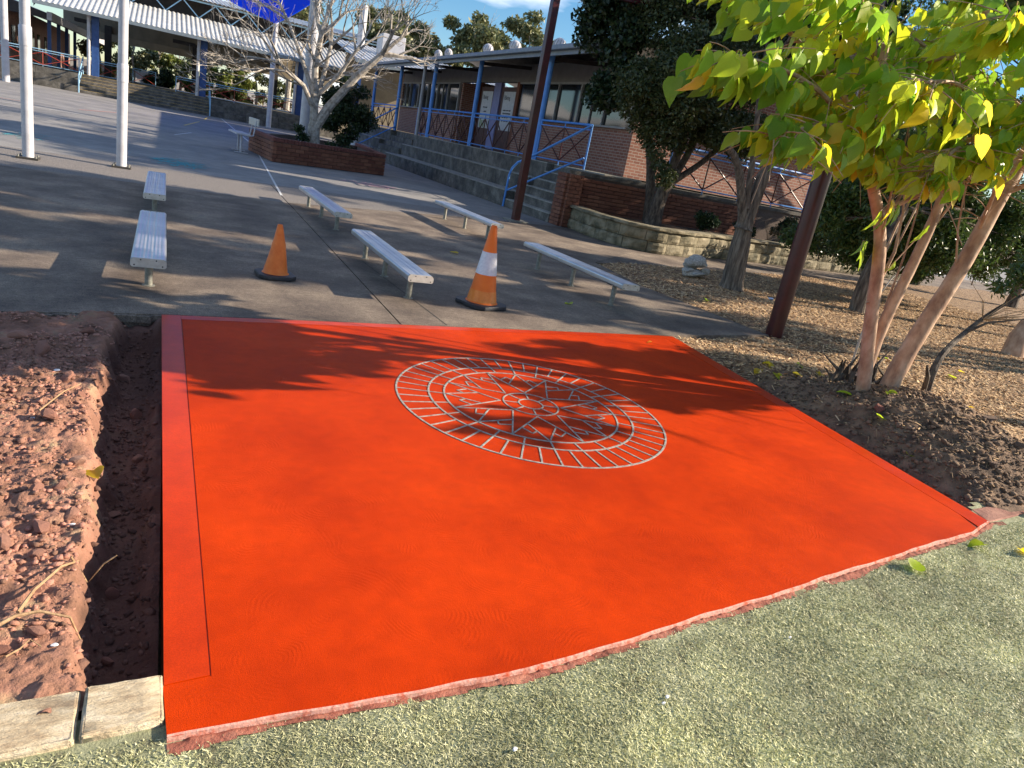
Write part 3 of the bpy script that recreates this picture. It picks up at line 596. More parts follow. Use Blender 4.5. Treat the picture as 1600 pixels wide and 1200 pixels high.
def rock(me, name, x, y, s, label, cat='rock', sc=(1.2, 1, .7), z=.35):
    o = bpy.data.objects.new(name, me); o.location = (x, y, float(hR(x, y)) + s * z); o.scale = (s * sc[0], s * sc[1], s * sc[2]); o.rotation_euler = (0, .2, x * 9); link(o); return tag(o, label, cat)
rock(red_rock, 'red_rock', 5.28, 3.62, .06, 'reddish stone lump on the dark soil below the tree trunks', sc=(1.2, 1, .9))
rock(dark_rock[0], 'flat_stone', 5.95, 3.15, .1, 'flat brown stone half buried on the soil mound', sc=(1.2, .7, .35))
rock(dark_rock[1], 'soil_lump', 5.75, 2.75, .06, 'dark soil lump on the lower right of the mound')
rock(dark_rock[0], 'soil_lump', 5.3, 2.65, .05, 'dark soil lump above the shaded trench wall near the slab corner')
stone('kerb_stone', [(4.62, 2.2), (5.35, 2.3), (5.3, 2.42), (4.68, 2.36)], -.15, -.012, mat('red_kerb', [(.25, .1, .07), (.4, .2, .14)], .9, 9, .8, 40), .012, 'flat reddish kerb stone continuing from the right corner of the slab', 'kerb stone', 4)

# ------------------------------------------------------------------ aluminium benches
def bench_proto():
    W = .255; HT = .07; Lh = 1.0
    prof = []
    # ribbed plank profile in x-z (top surface shallow grooves, rounded long edges)
    for a in range(0, 91, 22): prof.append((-W / 2 + .022 - .022 * math.sin(R_(90 - a)) - 0, 0 - .022 + .022 * math.sin(R_(a))))
    xs = np.linspace(-W / 2 + .03, W / 2 - .03, 15)
    for i, x in enumerate(xs): prof.append((float(x), -.0035 if i % 2 else 0.0)) if i not in (5, 9) else prof.append((float(x), -.007))
    for a in range(90, -1, -22): prof.append((W / 2 - .022 + .022 * math.sin(R_(90 - a)), -.022 + .022 * math.sin(R_(a))))
    prof += [(W / 2, -HT + .012), (W / 2 - .012, -HT), (-W / 2 + .012, -HT), (-W / 2, -HT + .012)]
    return prof
BP = bench_proto()
def bench(x, y0, y1, zt, rz, label, legs=(.12, .5, .88)):
    L = y1 - y0; t = thing('bench', label, 'bench', (x, (y0 + y1) / 2, 0), rz, 'aluminium benches on the concrete')
    n = len(BP); mb = MB(); vs = [(px, yy, zt + pz) for yy in (-L / 2, L / 2) for px, pz in BP]
    mb.add(vs, [(i, (i + 1) % n, n + (i + 1) % n, n + i) for i in range(n)])
    mb.v = [(a, b, c) for a, b, c in mb.v]
    def put(m, nm, mt, **k):
        o = ORG[t.name]; ORG[t.name] = Vector((0, 0, 0)); q = m.build(nm, mt, t, **k); ORG[t.name] = o; ORG[q.name] = Vector(o); return q
    seat = put(mb, 'seat', alum)
    W, HT = .255, .07
    for s in (-1, 1):
        m = MB(); yy = s * (L / 2 + .006)
        cap = [(-W / 2 + .012, zt - HT - .001), (W / 2 - .012, zt - HT - .001), (W / 2 + .001, zt - HT + .012), (W / 2 + .001, zt - .02), (W / 2 - .02, zt + .001), (-W / 2 + .02, zt + .001), (-W / 2 - .001, zt - .02), (-W / 2 - .001, zt - HT + .012)]
        k = len(cap); m.add([(a, yy - .006 * 1, b) for a, b in cap] + [(a, yy + .006, b) for a, b in cap], [tuple(range(k)), tuple(range(2 * k - 1, k - 1, -1))] + [(i, k + i, k + (i + 1) % k, (i + 1) % k) for i in range(k)])
        e = put(m, 'end_cap', alum_end)
        for sx, sz in ((-.1, -.055), (.1, -.055), (-.055, -.012), (.055, -.012)):
            b = MB(); b.tube([(sx, yy + s * .006, zt + sz), (sx, yy + s * .008, zt + sz)], .006, 8)
            q = put(b, 'screw', black_rub); q.parent = e
    for f in legs:
        yy = -L / 2 + L * f
        lg = put(MB().tube([(0, yy, -.01), (0, yy, zt - HT - .012)], .03, 12), 'leg', galv, smooth=True)
        br = put(MB().box((0, yy, zt - HT - .006), (.2, .07, .012)), 'bracket', black_rub)
        pl = put(MB().lathe([(.05, -.002), (.05, .004), (.034, .006)], 14, (0, yy, 0)), 'foot_plate', galv)
    return t
bench(-.085, 6.22, 8.65, .285, 0, 'white-lit aluminium bench on the far left, nearest the painted slab')
bench(-.09, 10.05, 12.6, .29, 0, 'aluminium bench behind the leftmost one, nearest the flagpoles')
bench(2.27, 6.55, 9.1, .305, -.006, 'aluminium bench between the two traffic cones with shadow streaks on its seat')
bench(2.33, 10.55, 13.6, .31, .012, 'bluish aluminium bench behind the small orange cone')
bench(5.06, 7.08, 9.75, .345, .02, 'aluminium bench at the right beside the mulch bed')
bench(5.28, 11.75, 14.6, .33, .03, 'aluminium bench whose end shows just behind the tall striped cone')

# ------------------------------------------------------------------ traffic cones
def cone(x, y, h, r, label, tall):
    t = thing('traffic_cone', label, 'traffic cone', (x, y, 0), .35 if tall else .1)
    def put(m, nm, mt, **k):
        o = ORG[t.name]; ORG[t.name] = Vector((0, 0, 0)); q = m.build(nm, mt, t, **k); ORG[t.name] = o; ORG[q.name] = Vector(o); return q
    b = r * 1.5; c = b * .35
    poly = [(-b + c, -b), (b - c, -b), (b, -b + c), (b, b - c), (b - c, b), (-b + c, b), (-b, b - c), (-b, -b + c)]
    put(MB().prism(poly, 0.004, .045), 'base', black_rub, bevel=.01)
    rt = r * .2
    def rr(z): return r + (rt - r) * (z - .045) / (h - .045)
    if tall:
        z1, z2, z3 = .045 + (h - .045) * .16, .045 + (h - .045) * .37, .045 + (h - .045) * .66
        put(MB().lathe([(rr(.045) * 1.12, .044), (rr(.06) * 1.04, .06), (rr(z1), z1), (rr(z2), z2), (rr(z3), z3), (rr(h - .012), h - .012), (rt * .8, h), (rt * .55, h - .002), (rt * .5, h - .09)], 32), 'body', cone_or, smooth=True)
        put(MB().lathe([(rr(z2) + .001, z2), (rr(z2) + .0035, z2 + .001), (rr(z3) + .0035, z3 - .001), (rr(z3) + .001, z3)], 32, caps=False), 'reflective_band', cone_wh, smooth=True)
        put(MB().lathe([(rr(.055) * 1.02, .055), (rr(.055) * 1.02 + .003, .057), (rr(z1) + .0032, z1), (rr(z1) + .001, z1 + .001)], 32, caps=False), 'lower_band', cone_rf, smooth=True)
    else:
        prof = [(rr(.045) * 1.1, .044), (rr(.06), .06)]
        for i in range(1, 11):
            z = .06 + (h - .07) * i / 10; prof.append((rr(z) * (1.0 + (.06 if i == 6 else 0)), z))
        prof += [(rt * .9, h), (rt * .6, h - .003), (rt * .5, h - .06)]
        o = put(MB().lathe(prof, 28), 'body', cone_or2, smooth=True)
        for v in o.data.vertices: v.co.x += .012 * math.sin(max(v.co.z - .1, 0) * 5.5)
    return t
cone(3.05, 6.8, .845, .155, 'tall orange traffic cone with a wide white reflective band', True)
cone(1.015, 7.26, .52, .118, 'small plain faded orange traffic cone on a black base', False)

# ------------------------------------------------------------------ poles
def pole(x, y, h, r0, r1, label, zc=None):
    t = thing('flagpole', label, 'pole', (x, y, 0), 0, 'white poles in the yard')
    MB().lathe([(r0, .02), (r0, zc or h * .4)], 18, (x, y, 0)).build('lower_tube', white_p, t, smooth=True)
    z = zc or h * .4
    MB().lathe([(r0 + .006, z - .28), (r0 + .006, z), (r1 + .004, z + .02)], 18, (x, y, 0)).build('collar', white_p, t, smooth=True)
    MB().lathe([(r1, z), (r1 * .8, h)], 18, (x, y, 0)).build('upper_tube', white_p, t, smooth=True)
    MB().box((x, y, .015), (r0 * 3.6, r0 * 3.6, .03)).build('base_plate', dark_joint, t)
    for sx in (-1, 1):
        for sy in (-1, 1): MB().lathe([(.015, .03), (.015, .06)], 8, (x + sx * r0 * 1.45, y + sy * r0 * 1.45, 0)).build('bolt', galv, t)
pole(-2.02, 14.6, 8, .085, .075, 'white flagpole nearest the left edge of the picture', 2.02)
pole(-.69, 15.27, 8, .085, .078, 'white flagpole behind the leftmost benches', 1.75)
def sail_pole(x, y, h, r, label):
    t = thing('sail_post', label, 'post', (x, y, 0), 0, 'shade sail posts')
    MB().lathe([(r, 0), (r * .96, h)], 20, (x, y, 0)).build('post', white_p, t, smooth=True)
    MB().lathe([(r * 1.02, h), (r * 1.02, h + .02), (.02, h + .05)], 20, (x, y, 0)).build('cap', white_p, t, smooth=True)
    MB().tube([(x, y, h - .12), (x - r - .12, y - .1, h - .12)], .02, 8).build('bracket', galv, t)
    return t
sail_pole(-8.1, 51.6, 9.5, .19, 'pale post at the far left edge before the hall tiers')
sail_pole(6.25, 53.5, 6.6, .17, 'white post in front of the tiers left of the bare tree')
sail_pole(4.75, 29.5, 9.5, .2, 'thick white post rising directly behind the bare tree')
# blue shade sail: corner tied to the post, spreading up and to the left
a = Vector((6.2, 53.2, 6.45)); b_ = Vector((-3, 43, 8.3)); c_ = Vector((9, 40, 9.5)); d_ = Vector((0, 34, 9.5))
mb = MB(); n = 14
for th in (0, -.02):
    for i in range(n + 1):
        for j in range(n + 1):
            u, v = i / n, j / n; p = a * (1 - u) * (1 - v) + b_ * u * (1 - v) + c_ * (1 - u) * v + d_ * u * v
            p = p + Vector((0, 0, -.7 * 4 * (u * (1 - u)) * .5 - .7 * 2 * v * (1 - v) + th)); mb.v.append(tuple(p))
M = (n + 1) ** 2
for i in range(n):
    for j in range(n):
        k = i * (n + 1) + j; mb.f += [(k, k + 1, k + n + 2, k + n + 1), (M + k, M + k + n + 1, M + k + n + 2, M + k + 1)]
sail = mb.build('shade_sail', sail_b, smooth=True); tag(sail, 'bright blue shade sail stretched above the yard before the hall', 'shade sail')

# maroon shade structure
t = thing('maroon_post', 'tall maroon steel post standing beside the concrete steps', 'post', (7.71, 16.03, 0), 0, 'maroon steel posts')
MB().box((7.71, 16.03, 2.6), (.17, .17, 5.2)).build('post', maroon, t, bevel=.012)
MB().box((7.71, 16.03, .012), (.5, .5, .024)).build('base_plate', galv, t)
t = thing('maroon_post', 'maroon steel post rising from the mulch behind the yellow-leafed tree', 'post', (7.05, 6.55, 0), 0, 'maroon steel posts')
MB().lathe([(.105, -.05), (.105, 5.0)], 20, (7.05, 6.55, 0)).build('post', maroon, t, smooth=True)
MB().box((7.05, 6.66, 2.5), (.03, .035, 5.0)).build('spine', maroon, t)
t = thing('overhead_beam', 'maroon steel beam spanning overhead through the dark trees', 'beam', (7.8, 16.03, 5.25))
MB().bar((7.71, 16.03, 5.3), (14.2, 16.03, 5.66), .14, .2).build('beam', maroon, t, bevel=.01)
MB().box((14.15, 16.03, 5.5), (.24, .24, .05)).build('end_plate', maroon, t)

# ------------------------------------------------------------------ brick laying
BL, BH, BT = .23, .076, .11
brick_me = mesh_only(MB().box((0, 0, 0), (BL, BT, BH)), 'brick', brickm, bevel=.005)
cap_me = mesh_only(MB().box((0, 0, 0), (BH + .002, .23, .11)), 'brick', brickd, bevel=.005)
capr_me = mesh_only(MB().box((0, 0, 0), (BH + .002, .16, .11)), 'brick', brickd, bevel=.005)
def lay(parent, p0, p1, z0, courses, off=0.0, me=None, L=BL, H=BH, j=.011, maxn=9999):
    p0 = Vector(p0); p1 = Vector(p1); d = p1 - p0; ln = d.length; a = math.atan2(d.y, d.x); d.normalize(); nrm = Vector((d.y, -d.x)) * off
    cnt = 0
    for c in range(courses):
        s = 0.0 if c % 2 == 0 else -L / 2
        while s < ln - .02:
            s0 = max(s, 0); s1 = min(s + L, ln)
            if s1 - s0 > .03:
                q = p0 + d * (s0 + s1) / 2 + nrm * (1 + random.uniform(-.04, .04))
                inst(me or brick_me, parent, (q.x, q.y, z0 + H / 2 + c * (H + j)), a, ((s1 - s0) / BL, 1, H / BH), 'brick'); cnt += 1
            s += L + j
    return cnt
# planter with the bare tree
PA, PB, PC, PD = (2.5, 26.3), (2.83, 22.75), (6.63, 24.45), (7.4, 31.5)
pl = thing('brick_planter', 'low red brick planter around the bare white tree', 'planter', (4.5, 25.5, 0))
def inset(poly, d):
    c = Vector((sum(p[0] for p in poly) / len(poly), sum(p[1] for p in poly) / len(poly))); return [tuple(Vector(p) + (c - Vector(p)).normalized() * d) for p in poly]
out4 = [PA, PB, PC, PD, (4.2, 30.5)]
o1 = inset(out4, .05); i1 = inset(out4, .42)
mbx = MB(); k = len(o1)
mbx.add([(x, y, 0) for x, y in o1] + [(x, y, .575) for x, y in o1] + [(x, y, .575) for x, y in i1] + [(x, y, .3) for x, y in i1],
        [(i, (i + 1) % k, k + (i + 1) % k, k + i) for i in range(k)] + [(k + i, k + (i + 1) % k, 2 * k + (i + 1) % k, 2 * k + i) for i in range(k)] + [(2 * k + i, 2 * k + (i + 1) % k, 3 * k + (i + 1) % k, 3 * k + i) for i in range(k)])
mbx.build('core', mortar, pl)
MB().add([(x, y, .42) for x, y in i1], [tuple(range(k))]).build('soil', soil, pl)
for p, q in ((PA, PB), (PB, PC)):
    lay(pl, p, q, .008, 5, -.05, H=.1, L=.29)
for p, q in ((PA, PB), (PB, PC), (PC, PD)):
    p, q = Vector(p), Vector(q); d = (q - p); ln = d.length; d.normalize(); a = math.atan2(d.y, d.x); s = .05
    while s < ln - .02:
        r = p + d * s - Vector((d.y, -d.x)) * .11
        inst(cap_me, pl, (r.x, r.y, .63), a, (1.35, 1, 1), 'brick'); s += .118
MB().box((2.86, 22.9, .36), (.012, .07, .07), .35).build('plate', alum_end, pl)
# stone garden wall (curved) with cap stones
wp = [(9.45, 16.35), (9.25, 14.9), (9.42, 13.75), (10.0, 13.35), (10.9, 13.5), (12.0, 13.95), (13.6, 14.35), (15.6, 14.65), (18.0, 14.9), (22, 15.4)]
wall = thing('garden_wall', 'low mossy sandstone block wall curving round the garden bed', 'wall', (10, 13.5, 0))
def along(pts, step):
    P = [Vector(p) for p in pts]; res = []; acc = 0
    dense = []
    for i in range(len(P) - 1):
        m = max(2, int((P[i + 1] - P[i]).length / .05))
        for q in range(m): dense.append(P[i].lerp(P[i + 1], q / m))
    dense.append(P[-1])
    for _ in range(6): dense = [dense[0]] + [(dense[i - 1] + dense[i] * 2 + dense[i + 1]) / 4 for i in range(1, len(dense) - 1)] + [dense[-1]]
    return dense
dn = along(wp, .05)
cum = [0]
for i in range(1, len(dn)): cum.append(cum[-1] + (dn[i] - dn[i - 1]).length)
def pt(s):
    s = max(0, min(s, cum[-1] - 1e-4)); i = np.searchsorted(cum, s, side='right') - 1; i = min(i, len(dn) - 2); f = (s - cum[i]) / max(cum[i + 1] - cum[i], 1e-6)
    return dn[i].lerp(dn[i + 1], f)
def block(s0, s1, z0, z1, T, nm, m, seed, jt=.006):
    rg = random.Random(seed); vs = []; nd = 4
    fr = []; bk_ = []
    for i in range(nd + 1):
        s = s0 + jt + (s1 - s0 - 2 * jt) * i / nd; p = pt(s); d = (pt(s + .05) - pt(s - .05)).normalized(); nr = Vector((d.y, -d.x))
        fr.append((p + nr * (T / 2))); bk_.append((p - nr * (T / 2)))
    mb = MB(); rows = []
    nz = 4
    for q in range(nz + 1):
        zz = z0 + jt + (z1 - z0 - 2 * jt) * q / nz
        for i in range(nd + 1):
            e = (i in (0, nd)) or (q in (0, nz)); d = (fr[i] - bk_[i]).normalized()
            p = fr[i] + d * ((-.022 if e else rg.uniform(-.006, .02))); mb.v.append((p.x, p.y, zz))
    for q in range(nz):
        for i in range(nd): a = q * (nd + 1) + i; mb.f.append((a, a + 1, a + nd + 2, a + nd + 1))
    b0 = len(mb.v)
    for zz in (z0 + jt, z1 - jt):
        for i in range(nd + 1): mb.v.append((bk_[i].x, bk_[i].y, zz))
    top = nz * (nd + 1)
    for i in range(nd):
        mb.f.append((top + i, top + i + 1, b0 + nd + 1 + i + 1, b0 + nd + 1 + i)); mb.f.append((b0 + i + 1, b0 + i, b0 + nd + 1 + i, b0 + nd + 1 + i + 1))
    for i in (0, nd):
        ring_ = [q * (nd + 1) + i for q in range(nz + 1)] + [b0 + nd + 1 + i, b0 + i]
        mb.f.append(tuple(ring_) if i == 0 else tuple(ring_[::-1]))
    return mb.build(nm, m, wall)
s = 0; c = 0
for row, (z0, z1) in enumerate(((0, .25), (.25, .5))):
    s = -.25 * row; c = 0
    while s < cum[-1] - .1:
        l = random.uniform(.38, .72); block(max(s, 0), min(s + l, cum[-1]), z0, z1, .3, 'block', sandst, row * 100 + c); s += l; c += 1
s = 0
while s < cum[-1] - .2:
    l = random.uniform(.7, 1.0); block(s, min(s + l, cum[-1]), .5, .585, .38, 'cap_stone', sandst, int(s * 50), .004); s += l
tag(MB().prism([(p.x, p.y) for p in dn] + [(22, 17.2), (9.6, 16.45)], .2, .46).build('garden_soil', soil), kind='structure')
# brick pier and retaining wall behind the garden
rw = thing('retaining_wall', 'dark red brick retaining wall and pier beside the concrete steps', 'wall', (9.2, 16.5, 0))
MB().box((9.3, 16.55, .66), (.3, .42, 1.32)).build('core', mortar, rw)
MB().box((16, 16.62, .66), (13, .16, 1.32)).build('core', mortar, rw)
lay(rw, (9.13, 16.79), (9.13, 16.31), .005, 14, .045, me=brick_me, H=.083, L=.23)
lay(rw, (9.1, 16.31), (9.48, 16.31), .005, 14, .045, me=brick_me, H=.083, L=.19)
lay(rw, (9.45, 16.52), (15.6, 16.52), .42, 9, .045, me=brick_me, H=.083, L=.36, j=.012)
MB().box((14.5, 16.75, 1.36), (10.6, .5, .09)).build('coping', tier_con, rw)
for i in range(int(.5 / .1)): pass
tag(rw)

# ------------------------------------------------------------------ railings
def railing(label, p0, p1, z0, ht, npan, main=blue_p, cross=maroon, r=.03, group='blue railings', nm='railing', cat='railing', ends=True):
    p0 = Vector((*p0, z0)); p1 = Vector((*p1, z0)); d = p1 - p0; up = Vector((0, 0, 1))
    t = thing(nm, label, cat, tuple(p0), 0, group)
    MB().tube([p0 + up * ht, p1 + up * ht], r, 8).build('top_rail', main, t, smooth=True)
    MB().tube([p0 + up * (ht - .13), p1 + up * (ht - .13)], r * .62, 6).build('mid_rail', main, t)
    MB().tube([p0 + up * .1, p1 + up * .1], r * .62, 6).build('bottom_rail', main, t)
    for i in range(npan + 1):
        a = p0 + d * (i / npan)
        if ends and i in (0, npan): MB().tube([a, a + up * ht], r * .9, 8).build('post', main, t)
        else:
            MB().tube([a + up * .1, a + up * (ht - .13)], r * .68, 6).build('picket', cross, t)
            MB().tube([a + up * (ht - .13), a + up * ht], r * .5, 6).build('stub', main, t); MB().tube([a + up * -.02, a + up * .1], r * .5, 6).build('stub', main, t)
        if i < npan:
            b = p0 + d * ((i + 1) / npan)
            MB().tube([a + up * .11, b + up * (ht - .14)], r * .68, 6).build('brace', cross, t); MB().tube([a + up * (ht - .14), b + up * .11], r * .68, 6).build('brace', cross, t)
    return t
# ------------------------------------------------------------------ seating tiers and verandah building
FZ = 1.45
tiers = thing('concrete_tiers', 'long grey concrete seating tiers below the verandah', 'steps', (9.0, 19.8, 0))
tb = {}
def tier_blocks(parent, X0, X1, y0, y1, z0, z1, L=1.18):
    n = max(1, round((y1 - y0) / L)); l = (y1 - y0) / n
    for i in range(n):
        b = MB().box(((X0 + X1) / 2, y0 + l * (i + .5), (z0 + z1 - .03) / 2), (X1 - X0, l - .014, z1 - z0 - .03)).build('block', tier_con, parent); MB().box(((X0 + X1) / 2, y0 + l * (i + .5), z1 - .014), (X1 - X0 + .004, l - .012, .028)).build('tread', tread_con, b, bevel=.006, seg=1)  # thin pale cap on each block stands in for the sky-lit top
tier_blocks(tiers, 8.98, 9.72, 19.75, 33.3, 0, .48); tier_blocks(tiers, 9.7, 10.24, 19.75, 33.3, .482, .96); tier_blocks(tiers, 10.2, 10.7, 19.75, 33.3, .962, FZ)
tiers2 = thing('concrete_tiers', 'short concrete seating tiers beyond the far verandah stairs', 'steps', (9.0, 37, 0))
tier_blocks(tiers2, 9.0, 9.62, 37, 44, 0, .45); tier_blocks(tiers2, 9.6, 10.2, 37, 44, .452, .95); tier_blocks(tiers2, 10.12, 10.7, 37, 44, .952, FZ)
st = thing('steps', 'concrete steps between the brick pier and the seating tiers', 'steps', (9.0, 17, 0))
for i in range(6):
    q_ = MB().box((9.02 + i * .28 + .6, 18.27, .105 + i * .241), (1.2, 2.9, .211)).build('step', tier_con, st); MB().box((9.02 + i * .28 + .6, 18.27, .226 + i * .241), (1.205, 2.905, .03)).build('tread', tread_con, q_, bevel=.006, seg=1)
st2 = thing('steps', 'concrete steps up to the far end of the verandah', 'steps', (9.0, 35, 0))
for i in range(6): MB().box((9.02 + i * .28 + .6, 35.15, .12 + i * .241), (1.2, 3.65, .241)).build('step', tier_con, st2, bevel=.008, seg=1)
def handrail(label, pts, pts2, foot, main=blue_p, r=.033):
    t = thing('handrail', label, 'handrail', foot, 0, 'blue handrails')
    MB().tube(pts, r, 10).build('rail', main, t, smooth=True); MB().tube(pts2, r * .85, 8).build('lower_rail', main, t, smooth=True)
    return t
handrail('blue handrail bending down the steps beside the maroon post', [(10.27, 17.75, 2.6), (9.25, 19.28, 1.42), (9.12, 19.48, 1.3), (9.03, 19.6, 1.12), (9.0, 19.66, .9), (8.99, 19.7, 0)], [(10.27, 17.8, 1.75), (9.0, 19.68, .46)], (8.99, 19.7, 0))
nw = handrail('blue handrail on the far verandah stairs beside a white newel post', [(10.3, 36.9, 2.55), (8.45, 36.9, 1.25), (8.4, 36.9, 1.0)], [(10.3, 36.9, 1.65), (8.45, 36.9, .45)], (8.4, 36.9, 0))
MB().lathe([(.17, 0), (.17, 1.5), (.15, 1.53)], 16, (8.35, 36.9, 0)).build('newel_post', white_p, nw, smooth=True)
MB().tube([(8.05, 37.0, 0), (8.05, 37.0, 1.3)], .04, 8).build('post', blue_p, nw)
bld = thing('verandah_building', 'single storey brick school building with blue-posted verandah', 'building', (12.3, 20, FZ))
MB().box((16.9, 31.4, FZ / 2 - .02), (12.5, 25.3, FZ - .05)).build('floor_slab', tier_con, bld)
wx = 12.3
bwall = mat('far_brickwork', [(.27, .12, .085), (.36, .17, .12), (.42, .215, .16)], .9, 3, .3, 40)
tt = bwall.node_tree; bt = tt.nodes.new('ShaderNodeTexBrick'); bt.inputs['Scale'].default_value = 1.0; bt.inputs['Brick Width'].default_value = .24; bt.inputs['Row Height'].default_value = .086; bt.inputs['Mortar Size'].default_value = .009
bt.inputs['Color1'].default_value = (.36, .165, .115, 1); bt.inputs['Color2'].default_value = (.25, .1, .07, 1); bt.inputs['Mortar'].default_value = (.42, .35, .3, 1)
mpb = tt.nodes.new('ShaderNodeMapping'); tcb = tt.nodes.new('ShaderNodeTexCoord')
sx_ = tt.nodes.new('ShaderNodeSeparateXYZ'); cb = tt.nodes.new('ShaderNodeCombineXYZ'); ad = tt.nodes.new('ShaderNodeMath'); ad.operation = 'ADD'
tt.links.new(tcb.outputs['Object'], sx_.inputs[0]); tt.links.new(sx_.outputs[0], ad.inputs[0]); tt.links.new(sx_.outputs[1], ad.inputs[1]); tt.links.new(ad.outputs[0], cb.inputs[0]); tt.links.new(sx_.outputs[2], cb.inputs[1])
tt.links.new(cb.outputs[0], bt.inputs['Vector']); tt.links.new(bt.outputs['Color'], tt.nodes['Principled BSDF'].inputs['Base Color'])
# window wall: brick below sill, frames and panes above, cream panel over
segs = [('win', 19.0, 27.3), ('door', 27.3, 31.9), ('recess', 31.9, 34.0), ('win', 34.0, 43.5)]
sill, head, eave = 2.78, 4.12, 4.75
glass = mat('window_glass', [(.02, .022, .024)], 0.06, 2, spec=0.9)
for kind, y0, y1 in segs:
    ln = y1 - y0; yc = (y0 + y1) / 2
    MB().box((wx + .1, yc, (head + eave) / 2), (.2, ln, eave - head)).build('panel', cream_p, bld)
    if kind == 'win':
        MB().box((wx + .1, yc, (FZ + sill) / 2), (.2, ln, sill - FZ)).build('wall', bwall, bld)
        MB().box((wx - .04, yc, sill + .02), (.3, ln, .05)).build('sill', grey_fr, bld)
        npn = round(ln / 1.55); l = ln / npn
        for i in range(npn):
            ya, yb = y0 + l * i, y0 + l * (i + 1)
            wn = MB(); fw = .09 if i % 2 == 0 else .05
            wn.box((wx + .03, ya + fw / 2, (sill + head) / 2 + .02), (.1, fw, head - sill - .05)); wn.box((wx + .03, (ya + yb) / 2 + fw / 2, head - .035), (.09, l - fw - .004, .07))
            f = wn.build('window', grey_fr, bld)
            MB().box((wx + .06, (ya + yb) / 2 + fw / 2, (sill + head - .07) / 2 + .02), (.012, l - fw - .01, head - .08 - sill - .04)).build('pane', glass, f)
            if i % 2: MB().box((wx + .035, ya + l * .55, (sill + head) / 2), (.05, .035, head - sill - .12)).build('mullion', grey_fr, f)
        MB().box((wx + 1.0, yc, 3.4), (.1, ln, 1.7)).build('blind', dim_in, bld)
    elif kind == 'recess':
        MB().box((wx + 1.2, yc, 2.8), (.2, ln, 2.7)).build('wall', bwall, bld); MB().box((wx + .6, y0 + .1, 2.8), (1.0, .2, 2.7)).build('wall', bwall, bld)
        MB().box((wx + .6, y1 - .1, 2.8), (1.0, .2, 2.7)).build('wall', bwall, bld)
    else:
        MB().box((wx + .1, y0 + .12, (FZ + head) / 2), (.22, .24, head - FZ)).build('pier', brickm, bld); MB().box((wx + .1, y1 - .2, (FZ + head) / 2), (.22, .4, head - FZ)).build('pier', brickm, bld)
        MB().box((wx + .12, y0 + 2.28, (FZ + head) / 2), (.16, .7, head - FZ - .02)).build('lilac_panel', lilac, bld)
        for q, (ya, yb) in enumerate(((y0 + .26, y0 + 1.9), (y0 + 2.65, y0 + 4.15))):
            dr = MB().box((wx + .13, (ya + yb) / 2, (FZ + 3.95) / 2), (.08, yb - ya, 3.95 - FZ)).build('door', doorm, bld)
            MB().box((wx + .08, ya + .1, FZ + 1.05), (.06, .03, .16)).build('handle', galv, dr)
            po = MB().box((wx + .083, (ya + yb) / 2 - .05, 3.02), (.012, 1.15, 1.5)).build('poster', poster, dr)
            yl = (ya + yb) / 2 - .05
            # y runs away from the viewer, so text starts at the far (left) edge
            def line(z, l, h, c=0.0):
                mbt = MB(); y = yl + .42 + c; end = y - l
                while y > end:
                    w_ = random.uniform(.03, .05) * (h / .07); mbt.box((wx + .0745, y - w_ / 2, z + random.uniform(-.004, .004)), (.004, w_, h * random.uniform(.55, 1))); y -= w_ + .012
                    if random.random() < .2: y -= .03
                return mbt
            if q == 0:
                for z, l, h, c in ((2.75 + .3, .75, .06, 0), (2.93, .8, .06, 0), (2.78, .62, .06, 0), (2.64, .7, .06, 0)): line(z, l, h, c).build('print', ink, dr)
                MB().box((wx + .0745, yl + .46, 3.55), (.004, .09, .2)).build('emblem', grey_fr, dr)
            else:
                for z, l, h, c in ((3.12, .5, .06, -.1), (2.95, .3, .06, -.2)): line(z, l, h, c).build('print', ink, dr)
                MB().box((wx + .0745, yl + .46, 3.55), (.004, .09, .2)).build('emblem', grey_fr, dr)
                for yy, hh in ((.38, .35), (.2, .28), (0, .3), (-.2, .22)): MB().box((wx + .0745, yl + yy, 2.3 + hh / 2), (.004, .13, hh)).build('picture', posterg, dr)
# legible start of the poster headings
for nm, yy in (('lettering', 28.72), ('lettering', 31.04)):
    cu = bpy.data.curves.new(nm, 'FONT'); cu.body = 'Being'; cu.size = .23; cu.extrude = .002; cu.align_x = 'LEFT'
    ob = bpy.data.objects.new(nm, cu); COL.objects.link(ob)
    ob.rotation_euler = (R_(90), 0, R_(-90)); ob.location = (wx + .074, yy, 3.46); bpy.context.view_layer.update()
    me = bpy.data.meshes.new_from_object(ob); mw = ob.matrix_world.copy(); bpy.data.objects.remove(ob); me.transform(mw); me.materials.clear(); me.materials.append(ink)
    me.transform(Matrix.Translation(-ORG[bld.name])); ob = bpy.data.objects.new(nm, me); link(ob, bld)
